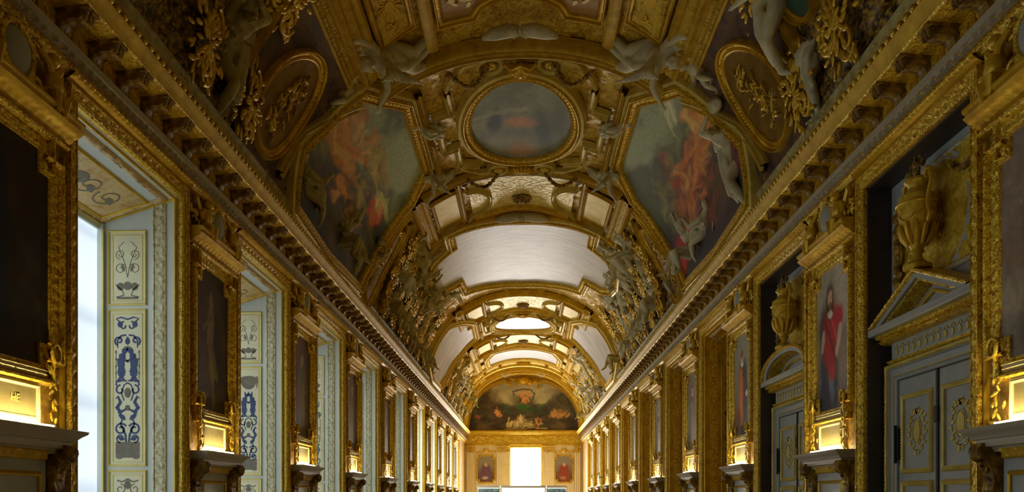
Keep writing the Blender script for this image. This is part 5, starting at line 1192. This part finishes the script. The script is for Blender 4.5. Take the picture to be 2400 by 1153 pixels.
# ================================================================== STUCCO FIGURES
def fig_mesh(name, J, m='stucco', drape=(), wings=False, child=False, vox=.016):
    """one continuous body grown from joints, closed with a voxel remesh"""
    k = 1.25 if child else 1.0
    mb = MB(); P = {a: np.array(b, float) for a, b in J.items()}
    def L(a, b, r0, r1, c=None):
        p, q = P[a], P[b]; r0 *= 1.15; r1 *= 1.12; t = np.linspace(0, 1, 7); rr = r0 + (r1 - r0) * t + (c or 0) * np.sin(PI * t)
        mb.tube([p + (q - p) * u for u in t], rr, 10); mb.ball(p, r0, 8); mb.ball(q, r1, 8)
    hip = P['pel']
    ax = P['rs'] - P['ls']; ax = ax / np.linalg.norm(ax); up = P['chest'] - P['pel']; up /= np.linalg.norm(up); fr = np.cross(ax, up)
    R = np.stack([ax, -fr, up], 1)
    mb.ball(P['chest'], (.175, .12, .19), 14, R); mb.ball((P['chest'] + P['pel']) / 2, (.145, .105, .17), 12, R); mb.ball(P['pel'], (.175, .13, .14), 12, R)
    for s in (1, -1): mb.ball(P['chest'] + ax * .08 * s + up * .05 + fr * .07, (.075, .055, .06), 8, R)
    for h in ('lh', 'rh'): P[h] = hip + ax * (.095 if h == 'rh' else -.095) - up * .03
    L('chest', 'ls', .09, .075); L('chest', 'rs', .09, .075)
    L('ls', 'le', .062, .045, .008); L('le', 'lw', .045, .028, .006); L('rs', 're', .062, .045, .008); L('re', 'rw', .045, .028, .006)
    L('lh', 'lk', .105, .062, .012); L('lk', 'la', .062, .038, .014); L('rh', 'rk', .105, .062, .012); L('rk', 'ra', .062, .038, .014)
    for a, b in (('lk', 'la'), ('rk', 'ra')):
        f_ = P.get(a[0] + 'toe'); d = (P[b] - P[a]) / np.linalg.norm(P[b] - P[a]); t = fr * .16 + d * .06 if f_ is None else f_ - P[b]
        mb.tube([P[b], P[b] + t * .5, P[b] + t], [.042, .04, .022], 8); mb.ball(P[b] - t * .25, .035, 6)
    for e, w in (('le', 'lw'), ('re', 'rw')):
        d = (P[w] - P[e]) / np.linalg.norm(P[w] - P[e]); sd = np.cross(d, fr); sd /= np.linalg.norm(sd) + 1e-9
        mb.ball(P[w] + d * .045, (.038, .03, .045), 8)
        for i in range(4): o = sd * (.030 - .02 * i); mb.tube([P[w] + d * .06 + o, P[w] + d * .105 + o + fr * .01, P[w] + d * (.135 - .008 * abs(i - 1)) + o + fr * .035], [.012, .011, .009], 6)
        mb.tube([P[w] + d * .02 + sd * .035, P[w] + d * .06 + sd * .062, P[w] + d * .085 + sd * .06 + fr * .02], [.014, .012, .01], 6)
    hd = P['head']; nk = P['chest'] + up * .17; mb.tube([nk, hd], [.06, .055], 8)
    fd = P.get('look', hd + fr) - hd; fd = fd / np.linalg.norm(fd); hu = hd - nk; hu /= np.linalg.norm(hu); hs = np.cross(hu, fd); hs /= np.linalg.norm(hs) + 1e-9
    hr = .105 * k; RH = np.stack([hs, fd, hu], 1)
    mb.ball(hd + hu * .05, (hr * .78, hr * .95, hr * 1.1), 14, RH); mb.ball(hd + fd * hr * .35 - hu * .02, (hr * .55, hr * .55, hr * .6), 10, RH)
    mb.tube([hd + fd * hr * .95 + hu * .055, hd + fd * hr * 1.12 + hu * .02], [.010, .018], 6); mb.ball(hd + fd * hr * .88 - hu * .02, (.026, .014, .010), 6, RH); mb.ball(hd + fd * hr * .8 - hu * .055, .024, 6)
    for s in (1, -1): mb.ball(hd + hs * s * hr * .78 + hu * .04, (.014, .022, .03), 6, RH); mb.ball(hd + fd * hr * .86 + hs * s * .035 + hu * .058, (.016, .01, .011), 6, RH); mb.ball(hd + fd * hr * .86 + hs * s * .035 + hu * .08, (.026, .014, .009), 6, RH)
    r = random.Random(len(name))
    for i in range(16):
        a, b = r.uniform(0, 2 * PI), r.uniform(.1, 1.3); q = hu * math.cos(b) + (hs * math.cos(a) + fd * math.sin(a)) * math.sin(b)
        if np.dot(q, fd) < .55: mb.ball(hd + hu * .05 + q * hr * 1.0, .036, 6)
    for pts, rad in drape:   # folds of cloth laid side by side
        pts = np.array(pts, float)
        for j in range(5):
            o = np.array([.035 * (j - 2), .02 * math.sin(j * 2.2), 0]); mb.tube(pts + 1.2 * o + .012 * np.sin(np.arange(len(pts))[:, None] * (1.3 + j)), rad * (1 - .12 * abs(j - 2)), 8)
    if wings:
        for s in (1, -1):
            for i in range(9):
                t = i / 8; b = P['chest'] - fr * .12 + ax * s * .08; q = b + ax * s * (.25 + .3 * t) + up * (.55 - .75 * t) - fr * .10
                mid = b + ax * s * (.22 + .1 * t) + up * (.35 - .25 * t) - fr * .12; mb.tube([b, mid, q], [.04, .045, .016], 6)
    me = mb.mesh(name, m, False); o = link('temp_figure', me)
    md = o.modifiers.new('r', 'REMESH'); md.mode = 'VOXEL'; md.voxel_size = vox; ms = o.modifiers.new('s', 'SMOOTH'); ms.iterations = 3; ms.factor = .6
    bpy.context.view_layer.update(); out = bpy.data.meshes.new_from_object(o.evaluated_get(bpy.context.evaluated_depsgraph_get()))
    bpy.data.objects.remove(o); out.name = name; out.materials.clear(); out.materials.append(MATS[m]); out.polygons.foreach_set('use_smooth', np.ones(len(out.polygons), bool)); return out
ST = dict(pel=(0, 0, .95), chest=(.03, -.02, 1.32), head=(.05, -.06, 1.60), ls=(-.19, 0, 1.42), rs=(.23, -.02, 1.42))
POSE = {
 'bearer': (dict(ST, le=(-.42, -.08, 1.58), lw=(-.30, -.05, 1.84), re=(.44, -.1, 1.60), rw=(.26, -.05, 1.86), lk=(-.16, -.14, .50), la=(-.10, .02, .06), rk=(.14, -.05, .50), ra=(.06, .02, .06)), [([(-.1, -.12, 1.0), (.0, -.2, .9), (.16, -.12, .7), (.2, -.02, .35)], .05), ([(-.16, -.05, 1.0), (-.14, -.16, .8), (-.10, -.16, .6), (-.16, -.1, .4)], .05), ([(.16, 0, 1.35), (.2, .06, 1.1), (.24, .02, .8), (.3, .0, .5)], .045)]),
 'seated': (dict(pel=(0, 0, .42), chest=(.05, -.10, .80), head=(.10, -.18, 1.08), ls=(-.16, -.05, .90), rs=(.25, -.10, .90), le=(-.40, .0, .72), lw=(-.50, -.18, .52), re=(.42, -.2, 1.08), rw=(.38, -.3, 1.34), lk=(-.24, -.46, .46), la=(-.30, -.40, .04), rk=(.20, -.44, .52), ra=(.14, -.62, .10)), [([(-.2, -.1, .50), (-.15, -.35, .52), (.05, -.45, .50), (.2, -.4, .3), (.26, -.42, .05)], .06), ([(.25, .02, .9), (.15, .08, .6), (-.05, .1, .35), (-.3, .0, .2)], .055)]),
 'leaning': (dict(pel=(0, 0, .55), chest=(-.28, -.08, .80), head=(-.50, -.14, .98), ls=(-.36, .05, .92), rs=(-.30, -.22, .74), le=(-.62, .02, .78), lw=(-.70, -.05, .52), re=(-.10, -.42, .62), rw=(.10, -.50, .80), lk=(.38, -.22, .62), la=(.70, -.10, .34), rk=(.34, -.30, .30), ra=(.66, -.20, .02)), [([(-.15, -.1, .62), (.1, -.25, .66), (.35, -.28, .5), (.6, -.2, .2)], .06)]),
 'flying': (dict(pel=(.0, -.05, .5), chest=(-.30, -.14, .66), head=(-.52, -.22, .80), ls=(-.40, -.05, .80), rs=(-.30, -.30, .66), le=(-.62, .05, .95), lw=(-.82, .0, 1.10), re=(-.36, -.50, .50), rw=(-.56, -.60, .40), lk=(.38, -.10, .36), la=(.76, .0, .46), rk=(.28, -.22, .16), ra=(.60, -.12, -.06)), [([(-.2, -.15, .52), (.1, -.25, .40), (.45, -.1, .20), (.8, 0, .25)], .06)]),
 'child': (dict(pel=(0, 0, .60), chest=(.02, -.04, .88), head=(.03, -.10, 1.14), ls=(-.17, 0, .96), rs=(.21, -.02, .96), le=(-.36, -.1, 1.08), lw=(-.42, -.12, 1.28), re=(.36, -.12, .80), rw=(.28, -.28, .72), lk=(-.18, -.26, .38), la=(-.14, -.08, .06), rk=(.16, -.10, .32), ra=(.22, .04, .02)), []),
 'stooping': (dict(pel=(0, 0, .85), chest=(-.16, -.25, 1.12), head=(-.32, -.42, 1.16), look=(-.5, -.6, .9), ls=(-.30, -.16, 1.20), rs=(-.02, -.36, 1.22), le=(-.44, -.10, 1.38), lw=(-.20, -.20, 1.50), re=(.12, -.50, 1.34), rw=(-.10, -.44, 1.48), lk=(-.12, -.20, .45), la=(-.10, .05, .04), rk=(.14, -.12, .45), ra=(.10, .1, .04)), [([(-.55, -.42, 1.42), (-.35, -.36, 1.56), (-.05, -.28, 1.58), (.22, -.2, 1.45), (.30, -.15, 1.1)], .10), ([(.1, -.2, 1.0), (.1, -.18, .7), (.05, -.12, .3)], .07)]),
}
FM = {}
for nm, (J, dr) in POSE.items():
    for mm in (('stucco', 'stucco_pale') if nm != 'child' else ('stucco_pale', 'gold_plain')):
        FM[nm, mm] = fig_mesh(nm + '_figure', J, mm, dr, nm == 'flying', nm == 'child', .02)
DESC = {'bearer': 'standing stucco figure with raised arms', 'seated': 'seated draped stucco figure', 'leaning': 'reclining stucco figure', 'flying': 'winged flying stucco figure', 'child': 'small plump child figure', 'stooping': 'stooping stucco figure under a cloth'}
def statue(pose, m, s, y, scale=1.0, roll=0, d=.1, lean=0, where='', mirror=False):
    o = link('stucco_figure', FM[pose, m]); M = frameV(s, y, d, roll, scale, lean)
    if mirror: M = M @ Matrix.Diagonal((-1, 1, 1, 1))
    o.matrix_world = M; tag(o, DESC[pose] + ' ' + where, 'sculpture', 'stucco figures on the vault'); return o
# the big groups, placed one by one
BIG = [
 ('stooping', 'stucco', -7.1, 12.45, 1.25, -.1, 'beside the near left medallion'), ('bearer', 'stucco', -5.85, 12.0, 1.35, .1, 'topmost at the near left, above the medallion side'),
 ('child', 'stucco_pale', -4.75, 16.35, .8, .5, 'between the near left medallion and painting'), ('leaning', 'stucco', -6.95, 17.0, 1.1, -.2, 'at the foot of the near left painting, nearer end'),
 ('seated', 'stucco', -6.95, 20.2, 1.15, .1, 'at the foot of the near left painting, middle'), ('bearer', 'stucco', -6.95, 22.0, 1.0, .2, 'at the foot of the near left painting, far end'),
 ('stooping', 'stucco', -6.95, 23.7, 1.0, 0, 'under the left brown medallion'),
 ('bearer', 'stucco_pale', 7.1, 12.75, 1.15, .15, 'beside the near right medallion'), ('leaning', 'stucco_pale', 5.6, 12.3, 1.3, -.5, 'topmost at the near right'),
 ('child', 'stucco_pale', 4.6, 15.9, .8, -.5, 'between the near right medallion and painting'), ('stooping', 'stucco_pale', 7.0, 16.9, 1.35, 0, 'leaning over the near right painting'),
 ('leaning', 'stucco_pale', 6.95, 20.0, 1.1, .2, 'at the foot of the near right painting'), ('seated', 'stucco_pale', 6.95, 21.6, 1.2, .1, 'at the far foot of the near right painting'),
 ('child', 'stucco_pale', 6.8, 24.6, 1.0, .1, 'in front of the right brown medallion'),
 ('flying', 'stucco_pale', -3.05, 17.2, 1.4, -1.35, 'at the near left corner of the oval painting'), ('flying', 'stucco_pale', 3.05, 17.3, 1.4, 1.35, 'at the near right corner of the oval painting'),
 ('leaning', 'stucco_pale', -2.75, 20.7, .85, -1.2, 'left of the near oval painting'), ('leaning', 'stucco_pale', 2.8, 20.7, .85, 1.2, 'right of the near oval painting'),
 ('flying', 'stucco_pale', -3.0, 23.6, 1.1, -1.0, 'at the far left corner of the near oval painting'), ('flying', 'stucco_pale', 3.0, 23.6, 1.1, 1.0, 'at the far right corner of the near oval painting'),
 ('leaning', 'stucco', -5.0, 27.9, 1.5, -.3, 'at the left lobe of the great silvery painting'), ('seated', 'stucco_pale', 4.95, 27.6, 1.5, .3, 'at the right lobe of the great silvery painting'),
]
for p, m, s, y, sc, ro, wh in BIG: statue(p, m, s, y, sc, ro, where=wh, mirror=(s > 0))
rr = random.Random(5)
WHERE = ['lowest', 'low', 'middle', 'high', 'topmost']
for f, sd in ((-1, 'left'), (1, 'right')):
    i = 0
    for y in (27.0, 28.7, 30.2, 31.8, 33.6, 35.4, 37.4, 47.8, 50.2, 52.6, 55.2, 58.0, 61.2):
        for s in ((7.0, 5.9, 4.9) if y < 40 else (7.0, 5.6)):
            if 36 < y < 40 and s < 6: continue
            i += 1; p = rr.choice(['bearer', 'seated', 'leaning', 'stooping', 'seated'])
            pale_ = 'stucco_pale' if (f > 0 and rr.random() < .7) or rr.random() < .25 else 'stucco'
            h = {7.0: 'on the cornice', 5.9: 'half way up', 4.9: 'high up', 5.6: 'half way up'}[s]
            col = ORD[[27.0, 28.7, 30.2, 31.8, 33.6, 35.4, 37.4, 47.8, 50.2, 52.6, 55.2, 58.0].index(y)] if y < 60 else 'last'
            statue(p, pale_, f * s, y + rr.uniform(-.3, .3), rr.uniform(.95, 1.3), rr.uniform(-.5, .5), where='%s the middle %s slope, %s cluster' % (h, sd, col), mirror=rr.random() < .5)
for f, sd in ((-1, 'left'), (1, 'right')):
    statue('leaning', 'stucco_pale', f * 1.6, 63.0, .8, f * 1.4, where='%s of the crest over the end painting' % sd, mirror=f > 0)

# gilded foliage sprays filling the slopes between the figures
def spray_mesh(seed):
    r = random.Random(seed); mb = MB()
    for i in range(70):
        a = r.uniform(0, 2 * PI); q = r.uniform(.05, .5); x, z = q * math.cos(a), q * math.sin(a)
        R = Matrix.Rotation(-a + r.uniform(-.6, .6), 3, 'Y') @ Matrix.Rotation(r.uniform(-.5, .5), 3, 'X'); mb.ball((x, -.05 - .09 * (1 - q), z), (.085, .022, .03), 8, R)
    for f in (1, -1): mb.tube([(f * x, -.1, z) for x, z in spiral(.22, .1, .2, 1.3, 0, 1)], .03, 6)
    return mb.mesh('foliage_spray', 'gold_plain', True)
SPR = [spray_mesh(i) for i in (1, 2, 3)]
sn_ = 0
for f, sd in ((-1, 'left'), (1, 'right')):
    spots = [(s, y) for y in (26.4, 28.0, 29.6, 31.0, 32.6, 34.4, 36.4) for s in (4.5, 5.4, 6.4)] + [(s, y) for y in (11.3, 13.0) for s in (4.5, 6.4)] + [(s, y) for y in (48.6, 51.0, 53.6, 56, 59, 62) for s in (5.0, 6.3)]
    for s, y in spots:
        if s < 4.7 and 29.4 < y < 34: continue
        o = link('foliage_spray', SPR[sn_ % 3]); sn_ += 1
        o.matrix_world = frameV(f * s, y, .1, rr.uniform(0, 6), 1.35); tag(o, 'gilded foliage spray on the %s slope of the vault' % sd, 'ornament', 'foliage sprays on the %s slope' % sd)

# ================================================================== END LUNETTE
t = np.linspace(0, PI, 41); LU = [(4.4 * np.sign(math.cos(a)) * abs(math.cos(a)) ** .85, EYE + 5.5 + 3.95 * math.sin(a) ** .85) for a in t]
LU[0] = (4.42, EYE + 5.5); LU[-1] = (-4.42, EYE + 5.5)
root = empty('lunette_painting', (0, Y1, 0), 0, 'dark half round painting of a sea triumph with clouds on the end wall', 'painting')
mb = MB(); Q = patch(mb, LU, .06, WL, 240, 100); u = Q[:, 0] / 4.4; v = (Q[:, 1] - EYE - 5.5) / 3.95
p = Paint(u, v, (.035, .03, .025), .05, 5, 101); p.fat = 1.3; p.fs = .7
p.grad((.03, .026, .022), (.15, .145, .105), 'y', .35, .75).blob(-.75, .45, .4, .4, (.035, .028, .028), .2, .6).blob(.72, .42, .36, .3, (.03, .025, .03), -.1, .6).blob(.1, .45, .42, .16, (.022, .02, .018), 0, .6).blob(-.1, .42, .18, .14, (.02, .05, .02), 0, .7, .8).blob(0, .15, 1.2, .22, (.03, .024, .018), 0, .5)
p.cloud((.11, .08, .05), 3, .52, .7, .6).blob(-.05, .72, .32, .16, (.19, .18, .13), 0, .6, .7)
FL = [(.44, .20, .07), (.36, .15, .06), (.48, .27, .12)]; CR = [(.40, .35, .19), (.34, .28, .12), (.24, .19, .08)]; SK = [(.25, .25, .18), (.21, .22, .15), (.29, .27, .19)]; DK = [(.03, .025, .025), (.05, .04, .03), (.04, .05, .03)]
p.blob(0, .80, .75, .24, (.25, .25, .18), 0, .7).blob(-.78, .55, .3, .34, (.045, .035, .03), .6, .6).blob(.75, .52, .3, .24, (.05, .045, .035), -.5, .6)
p.strokes(0, .75, .62, .2, 90, SK, .2, .04, 0, .4, .7, 1).strokes(-.7, .5, .3, .3, 60, DK + [(.10, .08, .05)], .14, .03, .6, .8, .6, 2).strokes(.72, .5, .28, .25, 60, DK + [(.09, .08, .05)], .14, .03, -.5, .8, .6, 3).strokes(0, .42, .45, .12, 50, DK + [(.02, .06, .03)], .14, .03, 0, .8, .6, 4)
p.strokes(0, .15, .95, .13, 80, DK + [(.08, .06, .03)], .16, .02, 0, .3, .6, 5)
for x, y, h, sk, cl, ro in ((-.03, .70, .22, (.42, .19, .08), (.10, .09, .05), .3), (.08, .68, .22, (.44, .24, .10), (.12, .10, .05), -.5), (-.48, .36, .18, (.46, .17, .09), (.06, .04, .03), .8)): p.fig(x, y, h, sk, cl, ro, .7)
p.blob(.02, .60, .20, .10, (.05, .045, .03), 0, .6); p.strokes(.02, .68, .09, .12, 26, FL, .07, .012, 1.9, .5, .7, 6).strokes(-.46, .35, .05, .06, 8, FL, .05, .012, 1.2, .5, .7, 7).strokes(.64, .30, .17, .06, 26, [(.36, .19, .06), (.28, .16, .05), (.40, .24, .08)], .07, .013, .9, .7, .75, 8).strokes(-.85, .26, .08, .04, 10, [(.24, .07, .07), (.18, .06, .05)], .06, .014, .4, .5, .7, 9)
p.strokes(0, .12, .32, .07, 34, CR, .09, .012, .5, .9, .75, 10).strokes(-.02, .22, .10, .07, 16, CR[:2] + FL[:1], .07, .012, 1.2, .6, .75, 11).strokes(.24, .14, .08, .1, 10, FL, .09, .010, 1.6, .3, .7, 12).strokes(-.28, .14, .07, .07, 10, CR, .07, .011, 1.0, .5, .7, 13)
p.blob(-.02, .48, .10, .07, (.02, .09, .02), 0, .7, .8).strokes(.64, .30, .2, .08, 30, [(.30, .16, .05), (.24, .12, .04)], .07, .013, .9, .7, .6, 18); p.limb(-.16, .70, -.18, .80, .014, (.07, .07, .05)).limb(-.18, .80, -.04, .84, .014, (.07, .07, .05)).limb(-.04, .84, .12, .84, .014, (.07, .07, .05)).limb(.12, .84, .22, .76, .014, (.07, .07, .05)).limb(.22, .76, .18, .66, .014, (.07, .07, .05)); p.limb(-.4, .03, .42, .03, .012, (.26, .20, .07), .7)
mb.build('canvas', 'canvas_wall', root, smooth=False, col=np.clip(p.c * 2.5, 0, .9))
mb = MB(); sweep(mb, LU, prof_frame(.3, .3), True, .08, o_leaf(.06, .22, .07, .25), WL, .05); mb.build('frame', 'gold_carved', root)
mb = MB(); cluster(mb, [(x, -.4, EYE + 9.35 - .05 * x * x) for x in np.linspace(-1.3, 1.3, 11)], .26, 8, 3); mb.ball((0, -.5, EYE + 9.5), (.5, .2, .35), 10)
for x in (-.48, .38): mb.tube([(x, -.45, EYE + 9.3), (x, -.45, EYE + 8.8)], .035, 6)
o = mb.build('carved_crest', 'gold_plain'); o.location = (0, Y1, 0); tag(o, 'gilded crest of leaves over the half round end painting', 'ornament')
# no stray prototypes left behind
for o in list(COL.objects):
    if o.name.startswith('temp_'): bpy.data.objects.remove(o)
